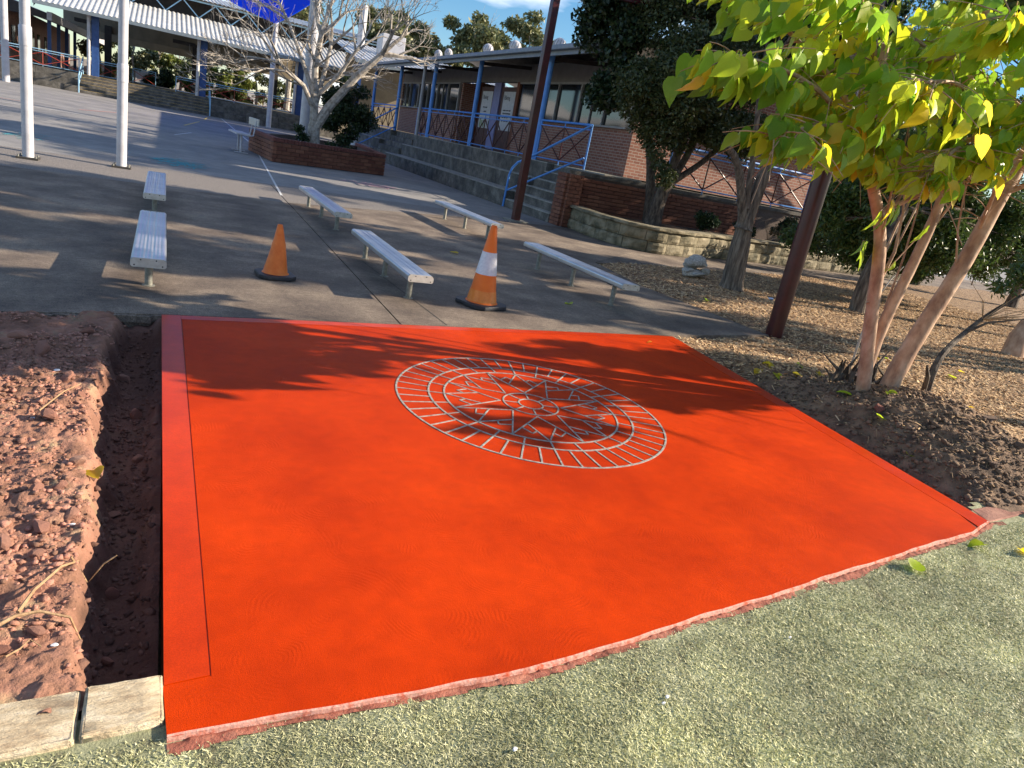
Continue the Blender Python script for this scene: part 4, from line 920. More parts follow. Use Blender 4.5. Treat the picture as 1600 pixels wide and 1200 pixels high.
# near end wall, roof, gutter, posts
MB().box((18.0, 18.9, 3.05), (11.4, .2, 3.2)).build('end_wall', bwall, bld)
MB().box((22.9, 31.3, 3.05), (.2, 25, 3.2)).build('back_wall', bwall, bld); MB().box((17.5, 43.6, 3.05), (10.4, .2, 3.2)).build('back_wall', bwall, bld)
def corr(name, p00, p10, p01, p11, m, parent, pitch=.2, amp=.02, maxn=150):
    """corrugated sheet: ribs run from the p00-p10 edge to the p01-p11 edge"""
    p00, p10, p01, p11 = map(Vector, (p00, p10, p01, p11)); ln = (p10 - p00).length; n = min(maxn, max(4, int(ln / pitch)))
    nr = (p10 - p00).cross(p01 - p00).normalized(); mb = MB()
    if nr.z < 0: nr = -nr
    for i in range(n * 4 + 1):
        u = i / (n * 4); o = nr * (amp if i % 4 in (1, 2) else 0)
        mb.v += [tuple(p00.lerp(p10, u) + o), tuple(p01.lerp(p11, u) + o)]
    for i in range(n * 4): mb.f.append((2 * i, 2 * i + 2, 2 * i + 3, 2 * i + 1))
    return mb.build(name, m, parent)
ye0, ye1 = 17.2, 45.5
corr('roof', (9.75, ye0, 4.55), (9.75, ye1, 4.55), (16.5, ye0, 6.3), (16.5, ye1, 6.3), roof_wh, bld, .25, .03)
corr('roof', (16.5, ye0, 6.3), (16.5, ye1, 6.3), (23.6, ye0, 4.55), (23.6, ye1, 4.55), roof_wh, bld, .25, .03)
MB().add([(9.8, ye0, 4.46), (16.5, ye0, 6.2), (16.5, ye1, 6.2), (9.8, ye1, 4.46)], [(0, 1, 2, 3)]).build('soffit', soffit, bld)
MB().box((9.72, (ye0 + ye1) / 2, 4.5), (.13, ye1 - ye0, .13)).build('gutter', gut, bld, bevel=.02)
MB().box((9.83, (ye0 + ye1) / 2, 4.42), (.05, ye1 - ye0, .2)).build('fascia', gut, bld)
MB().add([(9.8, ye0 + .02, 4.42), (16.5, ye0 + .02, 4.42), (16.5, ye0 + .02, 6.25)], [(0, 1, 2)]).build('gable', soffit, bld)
for y in (20.9, 26.55, 31.75, 37.0, 42.0):
    MB().lathe([(.085, FZ), (.085, 4.46)], 14, (10.3, y, 0)).build('post', blue_p, bld, smooth=True)
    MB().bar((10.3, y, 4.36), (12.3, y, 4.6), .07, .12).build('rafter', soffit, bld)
MB().lathe([(.075, FZ), (.075, 4.46)], 12, (10.15, 32.8, 0)).build('post', grey_fr, bld, smooth=True)
railing('blue verandah railing with two crossed panels above the steps', (10.3, 17.75), (10.3, 20.8), FZ, 1.17, 2)
railing('blue verandah railing of five crossed panels left of the maroon post', (10.3, 21.0), (10.3, 26.45), FZ, 1.17, 5)
railing('blue verandah railing of crossed panels before the postered doors', (10.3, 26.65), (10.3, 31.65), FZ, 1.17, 5)
railing('short blue verandah railing beside the far stairs', (10.3, 31.85), (10.3, 33.5), FZ, 1.17, 2)
railing('far blue verandah railing beyond the stairs by the dark shrub', (10.3, 37.1), (10.3, 41.9), FZ, 1.17, 4)
railing('blue and maroon railing above the brick retaining wall behind the forked tree', (12.3, 16.7), (17.6, 16.7), 1.42, 1.1, 4)
# roof ventilators
for i, (x, y, z, s) in enumerate(((13.5, 41.6, 5.5, .22), (13.5, 39.9, 5.5, .22), (13.5, 34.3, 5.5, .25), (13.5, 31.2, 5.5, .27), (13.5, 27.0, 5.4, .25))):
    v = thing('roof_ventilator', ['far roof ventilator at the left of the verandah roof', 'second round roof ventilator beside the far left one', 'pale round ventilator in the middle of the verandah roof', 'pale round ventilator on the roof nearest the dark tree', 'roof ventilator behind the maroon post'][i], 'roof vent', (x, y, z), 0, 'round roof ventilators')
    MB().lathe([(s * .6, -.15), (s * .6, .15)], 14, (x, y, z)).build('neck', galv, v)
    MB().lathe([(s * .62, .15), (s * .95, .24), (s, .34), (s * .85, .46), (s * .45, .54), (.02, .57)], 18, (x, y, z)).build('turbine', white_p, v, smooth=True)
    for k in range(12):
        a = k * math.pi / 6; MB().tube([(x + s * .96 * math.cos(a), y + s * .96 * math.sin(a), z + .24), (x + s * 1.02 * math.cos(a + .15), y + s * 1.02 * math.sin(a + .15), z + .34), (x + s * .86 * math.cos(a + .3), y + s * .86 * math.sin(a + .3), z + .465)], .012, 4).build('vane', galv, v)
# bench seat beside the planter
t = thing('seat', 'small white seat with a backrest beside the brick planter', 'seat', (2.25, 25.0, 0))
MB().box((2.08, 24.9, .56), (.42, 1.5, .05), .08).build('seat_board', white_p, t, bevel=.01)
MB().box((2.5, 25.1, .95), (.05, 1.5, .22), .08).build('backrest', alum_end, t, bevel=.01)
for dy in (-.5, .5):
    MB().tube([(2.1, 24.9 + dy, 0), (2.1, 24.9 + dy, .54)], .03, 8).build('leg', white_p, t); MB().tube([(2.28, 24.95 + dy, .5), (2.45, 25.0 + dy, .55), (2.52, 25.05 + dy, 1.0)], .022, 8).build('back_bracket', white_p, t)
    MB().box((2.12, 24.9 + dy, .012), (.4, .08, .02)).build('foot', white_p, t)

# ------------------------------------------------------------------ covered hall at the back
HY = 56.0; PZ = 1.12
hall = thing('covered_hall', 'open covered hall with pale corrugated roof behind the yard', 'building', (0, HY, 0))
MB().box((0, 74, PZ / 2 - .01), (34, 33, PZ - .02)).build('floor', tier_con, hall)
for x0, x1 in ((-17, -5.0), (2.75, 14)):
    n = max(1, round((x1 - x0) / 2.4)); l = (x1 - x0) / n
    for k in range(3):
        for i in range(n): MB().box((x0 + l * (i + .5), HY + .3 + .5 * k, PZ / 3 * (k + .5)), (l - .02, .62, PZ / 3 - .004)).build('tier', tier_con, hall)
for i in range(6):
    MB().box((-1.12, HY + .2 + .27 * i, PZ / 6 * (i + .5)), (7.7, .42, PZ / 6 - .002)).build('step', tier_con, hall)
    MB().box((-1.12, HY + .02 + .27 * i, PZ / 6 * (i + 1) + .002), (7.68, .06, .012)).build('nosing', yellow_line, hall)
ev, evY, tp, tpY = 4.85, 56.8, 6.45, 63.0
corr('lower_roof', (-7.4, evY, ev), (16, evY, ev), (-7.4, tpY, tp), (16, tpY, tp), roof_wh, hall, .3, .05)
MB().add([(-7.4, evY + .1, ev - .14), (16, evY + .1, ev - .14), (16, tpY, tp - .1), (-7.4, tpY, tp - .1)], [(0, 1, 2, 3)]).build('lower_soffit', beige_p, hall)
MB().box((4.3, evY - .06, ev - .08), (23.5, .16, .2)).build('gutter', gut, hall)
MB().add([(-7.4, evY, ev), (-7.4, tpY, tp), (-7.4, tpY, tp - .35), (-7.4, evY, ev - .35)], [(0, 1, 2, 3)]).build('verge', blue_d, hall)
MB().box((4.3, 64.6, 7.05), (23.4, .1, 1.3)).build('clerestory', soffit, hall)
for i in range(11):
    x = -6.8 + i * 2.2; MB().bar((x, tpY + .1, tp + .02), (x + 1.1, tpY + .1, 7.5), .07).build('truss_web', lblue, hall); MB().bar((x + 1.1, tpY + .1, 7.5), (x + 2.2, tpY + .1, tp + .02), .07).build('truss_web', lblue, hall)
MB().bar((-7, tpY + .1, 7.55), (16, tpY + .1, 7.55), .1).build('truss_chord', lblue, hall)
corr('upper_roof', (-4.4, 62.4, 7.62), (16, 62.4, 7.62), (-4.4, 72, 8.9), (16, 72, 8.9), roof_wh, hall, .3, .05)
corr('upper_roof', (-4.4, 72, 8.9), (16, 72, 8.9), (-4.4, 84, 7.3), (16, 84, 7.3), roof_wh, hall, .3, .05)
MB().box((4.3, 84, 5.8), (23.4, .2, 3.0)).build('far_wall', beige_p, hall)
MB().box((4.3, 71.9, 5.6), (23.4, .18, 2.3)).build('inner_wall', beige_p, hall)
for i, x in enumerate((-4.5, 1.95, 8.4, 14.8)):
    MB().box((x + .3, HY + 1.9, (PZ + ev) / 2), (.42, .42, ev - PZ + .2)).build('column', blue_d, hall); MB().lathe([(.1, PZ), (.1, ev)], 12, (x - .05, HY + 1.55, 0)).build('column', white_p, hall, smooth=True)
    MB().box((x + .2, 71.6, (PZ + 5) / 2), (.5, .4, 5 - PZ)).build('column', soffit, hall)
    MB().box((x - .8, 66, 4.7), (1.6, .5, .25)).build('ceiling_light', soffit, hall)
R2 = dict(main=lblue, cross=red_rail, group='pale blue hall railings')
railing('pale blue railing with red crosses above the left hall tiers', (-17, HY + 1.75), (-5.1, HY + 1.75), PZ, 1.0, 6, **R2)
railing('pale blue railing with red crosses above the right hall tiers', (2.4, HY + 1.75), (14, HY + 1.75), PZ, 1.0, 6, **R2)
railing('short pale blue railing behind the left hall column', (-4.1, HY + 3.2), (-2.7, HY + 3.2), PZ, 1.0, 1, **R2)
railing('short pale blue railing with one red cross at the top of the hall stairs', (-2.3, 66), (-.75, 66), PZ, 1.05, 1, **R2)
railing('pale blue railing panel between the right stair rail and hall column', (.6, HY + 2.4), (1.9, HY + 2.4), PZ, 1.0, 1, **R2)
for nm, x in (('pale blue handrail down the left side of the hall stairs', -4.95), ('pale blue handrail down the right side of the hall stairs', 2.7)):
    t = thing('handrail', nm, 'handrail', (x, HY, 0), 0, 'hall stair handrails')
    MB().tube([(x, HY - .25, 0), (x, HY - .25, 1.02), (x - (0 if x > 0 else 0), HY + 2.6, PZ + 1.05), (x, HY + 2.6, PZ)], .04, 8).build('rail', lblue, t)
    MB().tube([(x, HY - .25, .5), (x, HY + 2.6, PZ + .5)], .035, 8).build('lower_rail', lblue, t)
wing = thing('left_wing', 'dark brick wing with white roof edge beyond the hall at left', 'building', (-14, 70, 0))
MB().box((-16.5, 80, 2.4), (14, 36, 4.4)).build('wall', bwall, wing)
corr('roof', (-6.9, 60.5, 4.35), (-5.6, 98, 4.35), (-16, 60.5, 6.3), (-16, 98, 6.3), roof_wh, wing, .4, .05)
MB().bar((-7.0, 60.4, 4.28), (-5.7, 98, 4.28), .3, .5).build('fascia', white_p, wing)
MB().add([(-7.0, 60.5, 4.1), (-16, 60.5, 4.1), (-16, 60.5, 6.2), (-7, 60.5, 4.4)], [(0, 1, 2, 3)]).build('gable', soffit, wing)
for y in (62, 67, 72, 78): MB().box((-7.2, y, 2.7), (.22, .22, 3.2)).build('post', blue_d, wing)
for i, y in enumerate((63.5, 66, 69, 72, 75, 79)): MB().box((-9.47, y, 2.6), (.06, 1.2, 1.5)).build('window', glass, wing)
walk = thing('walkway_roof', 'white corrugated roof behind the far end of the verandah', 'roof', (12, 48, 0))
corr('roof', (10.2, 47, 5.05), (22, 47, 5.1), (10.2, 56, 6.65), (22, 56, 6.7), roof_wh, walk, .35, .05)
MB().box((16.1, 46.95, 4.95), (11.8, .14, .2)).build('gutter', gut, walk)
for x in (10.6, 15, 19): MB().box((x, 47.4, 2.45), (.2, .2, 4.9)).build('post', blue_d, walk)
MB().box((17, 56.5, 3), (11, .2, 6)).build('wall', beige_p, walk)
MB().box((13.5, 52, 6.6), (1.6, 1.4, 1.4)).build('roof_unit', white_p, walk, bevel=.05); MB().lathe([(.28, 5.5), (.28, 9.2)], 12, (12.3, 55.8, 0)).build('flue', white_p, walk)

# ------------------------------------------------------------------ vegetation helpers
def rand_dirs(n, rg):
    v = rg.normal(size=(n, 3)); return v / np.linalg.norm(v, axis=1)[:, None]
def leaf_soup(name, P, size, aspect, m, parent, rg, droop=.3, fold=.25, kind='stuff'):
    """each leaf: folded diamond of two triangles"""
    P = np.asarray(P, float); n = len(P)
    u = rand_dirs(n, rg); u[:, 2] -= droop; u /= np.linalg.norm(u, axis=1)[:, None]
    w_ = rand_dirs(n, rg); v = np.cross(u, w_); v /= np.linalg.norm(v, axis=1)[:, None] + 1e-9; nn = np.cross(u, v)
    s = rg.uniform(size[0], size[1], n)[:, None]; hw = s * aspect
    A = P; T = P + u * s; Lf = P + u * s * .45 + v * hw + nn * hw * fold; Rt = P + u * s * .45 - v * hw + nn * hw * fold
    V = np.stack([A, Lf, T, Rt], 1).reshape(-1, 3); k = np.arange(n)[:, None] * 4
    F = np.concatenate([k + np.array([[0, 2, 1]]), k + np.array([[0, 3, 2]])], 1).reshape(-1, 3)
    V = V - np.array(ORG[parent.name]) if parent is not None else V
    o = mesh_np(name, V, F, m, parent); return tag(o, kind=kind) if kind else o
def cluster_points(C, rad, n, rg, flat=.7, shell=.55):
    """points in lumps: C centres, rad lump radii"""
    C = np.asarray(C, float); rad = np.asarray(rad, float); pr = rad ** 2 / (rad ** 2).sum(); i = rg.choice(len(C), n, p=pr)
    d = rand_dirs(n, rg); r = (shell + (1 - shell) * rg.random(n)) * rg.random(n) ** .25
    q = d * (r * rad[i])[:, None]; q[:, 2] *= flat
    return C[i] + q
def lumps(cx, cy, cz, rx, ry, rz, n, r0, r1, rg):
    d = rand_dirs(n, rg) * (rg.random((n, 1)) ** .4); C = np.array([cx, cy, cz]) + d * np.array([rx, ry, rz]); return C, rg.uniform(r0, r1, n)
def smooth_path(pts, it=2):
    P = [Vector(p) for p in pts]
    for _ in range(it):
        Q = [P[0]]
        for i in range(len(P) - 1): Q += [P[i].lerp(P[i + 1], .25), P[i].lerp(P[i + 1], .75)]
        P = Q + [P[-1]]
    return P
def branch(mb, p, d, L, r, depth, rg, tips, split=3, spread=.7, up=.15, n=5, shrink=.68, segs=4, minr=.004, wob=.12):
    pts = [p]; rad = [r]; q = Vector(p); dd = Vector(d).normalized()
    for i in range(segs):
        dd = (dd + Vector((rg.uniform(-wob, wob), rg.uniform(-wob, wob), rg.uniform(-wob, wob) + up * .25))).normalized(); q = q + dd * (L / segs); pts.append(q.copy()); rad.append(max(minr * .7, r * (1 - .4 * (i + 1) / segs)))
    mb.tube(pts, rad, n, caps=False)
    if depth == 0: tips.append((q.copy(), dd.copy())); return
    for k in range(split):
        f = rg.uniform(.45, 1.0) if k else 1.0; i = min(segs, max(1, int(round(f * segs)))); o = dd.orthogonal().normalized(); o.rotate(Matrix.Rotation(rg.uniform(0, 6.28), 3, dd))
        nd = (dd + o * rg.uniform(spread * .5, spread * 1.15) + Vector((0, 0, up))).normalized()
        nd.z = max(nd.z, -.22)
        branch(mb, pts[i], nd, L * rg.uniform(shrink * .8, shrink * 1.1), max(minr, rad[i] * rg.uniform(.55, .75)), depth - 1, rg, tips, split, spread, up, max(3, n - 1), shrink, max(2, segs - (1 if segs > 3 else 0)), minr, wob)

# ------------------------------------------------------------------ bare white tree in the planter
rg = random.Random(5); bt_ = thing('bare_tree', 'leafless white-barked tree growing in the brick planter', 'tree', (4.35, 25.3, .4))
mb = MB(); tips = []
mb.tube([(4.4, 25.3, .38), (4.38, 25.3, .8), (4.36, 25.3, 1.2)], [.26, .2, .19], 12)
trunk = mb.build('trunk', bark_pale, bt_, smooth=True)
mb = MB()
limbs = [([(4.36, 25.3, 1.1), (4.3, 25.25, 1.9), (4.22, 25.2, 2.9), (4.3, 25.1, 3.9)], .15), ([(4.4, 25.3, 1.1), (4.75, 25.2, 1.8), (5.5, 25.0, 2.9), (6.2, 24.9, 3.7)], .17),
         ([(4.28, 25.25, 1.7), (3.9, 25.1, 2.3), (3.1, 25.0, 2.8)], .09), ([(3.9, 25.1, 2.3), (3.3, 24.9, 2.6), (2.7, 24.7, 2.55)], .05), ([(4.3, 25.25, 1.6), (4.55, 25.6, 2.6), (4.75, 25.8, 3.7)], .1), ([(4.3, 25.25, 2.0), (4.9, 24.9, 2.8), (5.3, 24.6, 3.6)], .08), ([(4.25, 25.2, 2.1), (3.8, 25.6, 3.2), (3.4, 25.9, 4.1)], .08)]
for pts, r in limbs:
    mb.tube(pts, [r * (1 - .45 * i / (len(pts) - 1)) for i in range(len(pts))], 9, caps=False)
    a, b = Vector(pts[-2]), Vector(pts[-1]); d = (b - a).normalized()
    for k in range(3):
        o = d.orthogonal().normalized(); o.rotate(Matrix.Rotation(rg.uniform(0, 6.28), 3, d))
        branch(mb, b, d + o * (.15 if k == 0 else .75), 1.05, r * .5, 4, rg, tips, 3, .75, .06, 5, .7, 4, .006, .16)
    for k in range(2):
        i = len(pts) // 2; p = Vector(pts[i]); o = Vector((rg.uniform(-1, 1), rg.uniform(-1, 1), rg.uniform(0, .6))); branch(mb, p, o, 1.0, r * .33, 3, rg, tips, 3, .8, .02, 4, .7, 4, .006, .18)
mb.build('branches', bark_pale, bt_)

# dark shrub behind the bare tree
R1 = np.random.default_rng(3)
sh = thing('shrub', 'dense dark green shrub in the planter behind the bare tree', 'shrub', (5.6, 26.6, .42))
C, r = lumps(5.7, 26.7, 1.75, .75, .6, 1.25, 26, .3, .5, R1)
mb = MB(); tips = []; branch(mb, Vector((5.6, 26.6, .4)), (0, 0, 1), 1.2, .06, 3, rg, tips, 3, .8); mb.build('stems', bark_dk, sh)
leaf_soup('foliage', cluster_points(C, r, 15000, R1), (.06, .12), .3, leaf_dk, sh, R1, .2)
leaf_soup('foliage', cluster_points([(4.9, 25.0, .62), (5.5, 25.0, .6), (4.0, 25.1, .75), (3.85, 25.0, 1.0)], [.22, .2, .25, .2], 1500, R1), (.05, .1), .3, leaf_dk, sh, R1, .1)

# ------------------------------------------------------------------ far gum trees and greenery
def gum(x, y, h, cr, label, seed, m=leaf_eu, n=7000, sz=(.22, .5), z0=.45, flat=1.0, cat='tree', grp='gum trees beyond the roofs', lumpn=22):
    R = np.random.default_rng(seed); rr = random.Random(seed); t = thing('gum_tree', label, cat, (x, y, 0), 0, grp); mb = MB(); tips = []
    mb.tube([(x, y, -.1), (x + .1, y, h * .3), (x - .1, y, h * .55)], [.03 * h, .022 * h, .016 * h], 9, caps=False); branch(mb, Vector((x - .1, y, h * .5)), (0, 0, 1), h * .22, .014 * h, 3, rr, tips, 4, .8)
    mb.build('trunk', bark_pale, t)
    C, r = lumps(x, y, h * (z0 + 1) / 2, cr, cr, h * (1 - z0) / 2 * flat, lumpn, cr * .22, cr * .42, R)
    leaf_soup('crown', cluster_points(C, r, n, R, .75), sz, .3, m, t, R, .35)
gum(17.2, 66, 12.4, 2.9, 'olive gum tree rising behind the bare tree branches', 1, n=9000)
gum(12.0, 88, 13.0, 3.2, 'yellowish gum tree behind the upper branches of the bare tree', 2, n=7000)
gum(24.5, 64, 12.9, 3.3, 'gum tree above the middle of the verandah roof', 3, n=9000)
gum(20.6, 70, 11.0, 2.6, 'lower gum tree left of the roof ventilators', 4, n=5000)
gum(29.5, 66, 13.4, 3.1, 'gum tree on the skyline next to the maroon post', 6, n=7000)
gum(36, 62, 10.5, 3.0, 'gum tree far behind the dark trees', 7, n=4000)
for i, (x, y, h, c, m, lb) in enumerate(((-3.2, 92, 6.5, 2.2, leaf_eu, 'grey-green tree seen under the hall roof at left'), (-.6, 96, 6, 2.0, leaf_far, 'sunlit straw-coloured tree seen under the hall roof'), (3.4, 90, 6.2, 2.0, leaf_far, 'bright yellow-green tree seen under the hall roof'), (6.4, 90, 6, 1.9, leaf_far, 'sunlit tree under the hall roof right of the column'), (-.4, 88, 3.2, 1.6, leaf_dk, 'dark clipped hedge bush behind the hall floor'), (2.9, 86, 2.9, 1.0, leaf_ol, 'bright green rounded bush behind the hall column'), (-6.5, 95, 6.5, 2.6, leaf_eu, 'tree behind the hall by the left column'), (1.4, 97, 6.5, 2.4, leaf_eu, 'olive tree far behind the hall stairs'), (9.4, 94, 6.5, 2.4, leaf_eu, 'olive tree far behind the hall, left of the thick post'), (12.6, 93, 6.5, 2.4, leaf_dk2, 'darker tree far behind the hall near the bare tree'), (4.8, 94, 4.2, 2.0, leaf_ol, 'low green tree behind the right hall railing'), (7.6, 91, 3.4, 1.8, leaf_dk2, 'dark low bush behind the right hall railing'))):
    gum(x, y, h, c, lb, 20 + i, m, 3500, (.2, .42), .15, 1.0, 'tree', 'trees seen through the hall', 14)
tag(MB().box((0, 99, 1.2), (60, .2, 2.4)).build('boundary_fence', white_p), 'pale boundary fence far behind the hall', 'fence')

# ------------------------------------------------------------------ dark trees by the verandah and in the garden
def big_tree(name, label, base, trunk_pts, trunk_r, lump_spec, nleaf, size, aspect, m, bark, seed, droop=.4, flat=.8, sub=None, grp=None, bn=14):
    R = np.random.default_rng(seed); rr = random.Random(seed); t = thing(name, label, 'tree', base, 0, grp); mb = MB()
    for k_, (pts, r) in enumerate(zip(trunk_pts, trunk_r)):
        P = smooth_path(pts, 2); mb = MB(); mb.tube(P, [r * (1.3 - .3 * min(1, i / 3) - .45 * i / len(P)) * (1 + rr.uniform(-.05, .05)) for i in range(len(P))], 14, caps=False)
        mb.build('trunk' if k_ == 0 else 'limb', bark, t, smooth=True)
    C, rd = [], []
    for s in lump_spec:
        c, q = lumps(*s[:6], s[6], s[7], s[8], R); C.append(c); rd.append(q)
    C = np.concatenate(C); rd = np.concatenate(rd); mb = MB()
    ends = [Vector(p[-1]) for p in trunk_pts]
    for k in R.choice(len(C), min(bn, len(C)), replace=False):
        q = Vector(C[k]); e = min(ends, key=lambda a: (a - q).length); mid = e.lerp(q, .5) + Vector((rr.uniform(-.2, .2), rr.uniform(-.2, .2), rr.uniform(-.1, .2)))
        mb.tube([e, mid, q], [.035, .02, .008], 5, caps=False)
        for _ in range(3): mb.tube([mid, q + Vector((rr.uniform(-.5, .5), rr.uniform(-.5, .5), rr.uniform(-.4, .4)))], [.012, .004], 4, caps=False)
    tag(mb.build('twigs', bark, t), kind='stuff')
    leaf_soup('crown', cluster_points(C, rd, nleaf, R, flat), size, aspect, m, t, R, droop)
    return t
big_tree('dark_tree', 'dense dark evergreen tree growing behind the sandstone wall', (11.25, 15.4, .45),
         [[(11.25, 15.4, .4), (11.3, 15.4, 1.2), (11.55, 15.4, 1.9)], [(11.4, 15.4, 1.4), (11.9, 15.4, 2.4), (12.1, 15.5, 3.6)], [(11.4, 15.4, 1.6), (11.5, 15.3, 2.6), (11.3, 15.4, 3.8)], [(11.45, 15.4, 1.5), (12.3, 15.3, 2.2), (12.9, 15.2, 3.0)]], [.22, .11, .12, .09],
         [(11.3, 15.2, 4.6, 2.0, 1.3, 2.0, 26, .5, .85), (9.9, 14.9, 3.4, .6, .5, .8, 12, .35, .5), (10.5, 14.8, 2.5, .4, .4, .6, 8, .25, .4), (12.6, 15.0, 4.8, 1.6, 1.2, 1.9, 18, .5, .8), (11.7, 14.8, 2.95, 1.2, .5, .3, 12, .3, .45), (10.7, 14.9, 1.75, .25, .3, .35, 4, .2, .3), (12.7, 14.9, 3.0, 1.0, .5, .45, 14, .3, .5)], 82000, (.06, .13), .24, leaf_dk2, bark_dk, 31)
big_tree('dark_tree', 'dark glossy-leaved tree overhanging the verandah roof behind the maroon post', (11.5, 15.9, .4),
         [[(11.5, 15.9, .4), (11.3, 16.1, 2.0), (10.9, 16.5, 3.4)], [(11.1, 16.3, 2.8), (10.2, 16.9, 4.4)]], [.14, .09],
         [(9.7, 17.0, 5.6, 1.1, .9, 1.7, 20, .4, .7), (10.3, 16.7, 3.7, .7, .6, .7, 8, .35, .55), (11.5, 17.2, 6.8, 2.4, 1.2, 1.3, 14, .6, .9)], 30000, (.1, .17), .34, leaf_dk, bark_dk, 33)
# forked tree with furrowed bark in the mulch
big_tree('forked_tree', 'forked tree with furrowed grey bark standing in the mulch near the pale rock', (9.0, 9.6, 0),
         [[(9.0, 9.6, -.05), (8.97, 9.6, .35), (8.93, 9.6, .9), (8.9, 9.6, 1.2)], [(8.9, 9.6, 1.05), (8.98, 9.6, 1.7), (9.05, 9.6, 2.2), (9.2, 9.65, 2.9), (9.8, 9.7, 3.6)], [(8.88, 9.6, 1.1), (8.66, 9.6, 1.6), (8.4, 9.6, 2.1), (8.0, 9.6, 2.35)], [(8.82, 9.6, 1.4), (8.75, 9.62, 2.0), (8.6, 9.6, 2.6), (8.4, 9.6, 3.4)]], [.21, .13, .085, .06],
         [(9.6, 9.9, 4.4, 1.7, 1.3, .9, 22, .4, .75)], 26000, (.08, .14), .26, leaf_dk, bark_fur, 35)
# leaning olive-leaved bushes at the right
big_tree('evergreen_bush', 'leafy evergreen bush with small glossy leaves leaning at the right behind the tree', (11.2, 8.7, 0),
         [[(11.2, 8.7, -.1), (11.12, 8.7, .5), (11.25, 8.7, 1.15), (11.6, 8.8, 1.9)]], [.15],
         [(11.4, 9.4, 1.9, .9, .7, .7, 22, .28, .45), (12.9, 9.4, 1.6, 1.1, .8, .65, 24, .28, .5), (14.9, 9.5, 1.75, 1.2, .9, .85, 20, .35, .55), (13.2, 9.6, 2.8, 1.8, .8, .6, 18, .35, .6), (10.5, 9.4, 1.7, .4, .4, .45, 8, .2, .35), (16.8, 9.9, 1.9, 1.0, .9, 1.1, 12, .4, .6), (12.2, 10.2, 1.3, 1.6, .4, .5, 16, .28, .45), (15.0, 10.4, 1.2, 1.8, .4, .6, 16, .3, .5)], 105000, (.07, .13), .17, leaf_ol, bark_fur, 37, .1)
# low bushes in the garden bed behind the wall
for i, (x, y, rr_, lb) in enumerate(((12.5, 14.9, .45, 'dark rounded bush behind the sandstone wall left of the forked trunk'), (14.3, 15.4, .4, 'small dark bush against the brick wall right of the forked trunk'), (16.0, 15.6, .55, 'dark bush behind the sandstone wall near the maroon post'), (18.4, 15.8, .7, 'dark bush at the right end of the garden bed'), (17.6, 12.1, 1.25, 'large dark bush across the path behind the evergreen bush'), (20.4, 12.6, 1.4, 'large dark bush at the far right beyond the path'), (14.6, 12.9, .8, 'dark bush at the path edge seen between the pinkish trunks'))):
    t = thing('garden_bush', lb, 'bush', (x, y, .45), 0, 'dark bushes behind the stone wall'); mb = MB(); tips = []; branch(mb, Vector((x, y, .4)), (0, 0, 1), .35, .02, 2, rg, tips, 4, .9); mb.build('stems', bark_dk, t)
    R = np.random.default_rng(60 + i); C, r = lumps(x, y, .45 + rr_ * .75, rr_ * .6, rr_ * .5, rr_ * .5, 9, rr_ * .35, rr_ * .5, R); leaf_soup('foliage', cluster_points(C, r, 3000, R), (.05, .1), .28, leaf_dk, t, R, .0)
R = np.random.default_rng(77)
for i, (x, y) in enumerate(((14.9, 15.0), (15.3, 15.1))):
    t = thing('dry_plant', ['dry stalky plant behind the sandstone wall', 'second dry stalky plant behind the sandstone wall nearer the maroon post'][i], 'plant', (x, y, .45), 0, 'dry stalks'); mb = MB()
    for k in range(14): a = random.uniform(0, 6.28); mb.tube([(x, y, .44), (x + .1 * math.cos(a), y + .1 * math.sin(a), .75), (x + .22 * math.cos(a), y + .22 * math.sin(a), random.uniform(.8, 1.1))], [.008, .005, .002], 4)
    mb.build('stalks', root_m, t)
# trees beyond the right edge whose shade falls over the paving and slab
def shade_tree(x, y, spec, n, label, seed):
    big_tree('shade_tree', label, (x, y, 0), [[(x, y, -.1), (x + .05, y, 1.2), (x, y, 2.6)], [(x, y, 2.3), (x + .4, y + .3, 3.6)], [(x, y, 2.2), (x - .5, y - .2, 3.4)]], [.16, .1, .09], spec, n, (.09, .16), .3, leaf_ol, bark_fur, seed, .3, .7, grp='trees beyond the right edge')
shade_tree_plain = shade_tree
def shade_tree(x, y, spec, n, label, seed):
    low = spec[0][2] < 7.5
    shade_tree_plain(x, y, [q[:6] + ((int(q[6] * 5), q[7] * .42, q[8] * .46) if low else (int(q[6] * 1.6), q[7] * .8, q[8] * .85)) for q in spec], int(n * .62), label, seed)
shade_tree(11.0, 2.6, [(10.3, 3.55, 2.75, 1.4, .3, .45, 16, .22, .4), (9.3, 2.6, 2.75, .9, .25, .3, 8, .15, .28), (8.4, 1.95, 2.9, .6, .3, .2, 4, .12, .22)], 5200, 'low tree beyond the right edge whose leafy shade crosses the slab medallion', 41)
shade_tree(13.6, 5.0, [(12.0, 5.0, 3.9, 1.9, .8, .7, 22, .25, .45)], 10500, 'tree beyond the right edge shading the paving between the cones', 43)
shade_tree(17.5, 6.9, [(16.8, 6.6, 5.6, 2.4, 1.5, 1.6, 34, .35, .65)], 19000, 'taller tree beyond the right edge shading the left benches', 45)
shade_tree(15.6, 4.0, [(15.2, 4.1, 7.0, 2.4, 1.0, 1.3, 34, .35, .6)], 17000, 'tall tree beyond the right edge shading the leftmost bench', 44)
shade_tree(17.8, 8.4, [(13.3, 7.0, 7.0, 2.2, 1.3, .9, 30, .35, .6), (12.6, 8.0, 5.0, 2.2, 1.4, .9, 34, .35, .62)], 34000, 'tree crown above the evergreen bush shading the middle of the paving', 46)
shade_tree(20.6, 14.4, [(20.2, 14.2, 4.4, 2.3, 1.6, 1.7, 34, .4, .75)], 19000, 'dense tree at the far right end of the garden bed', 51)
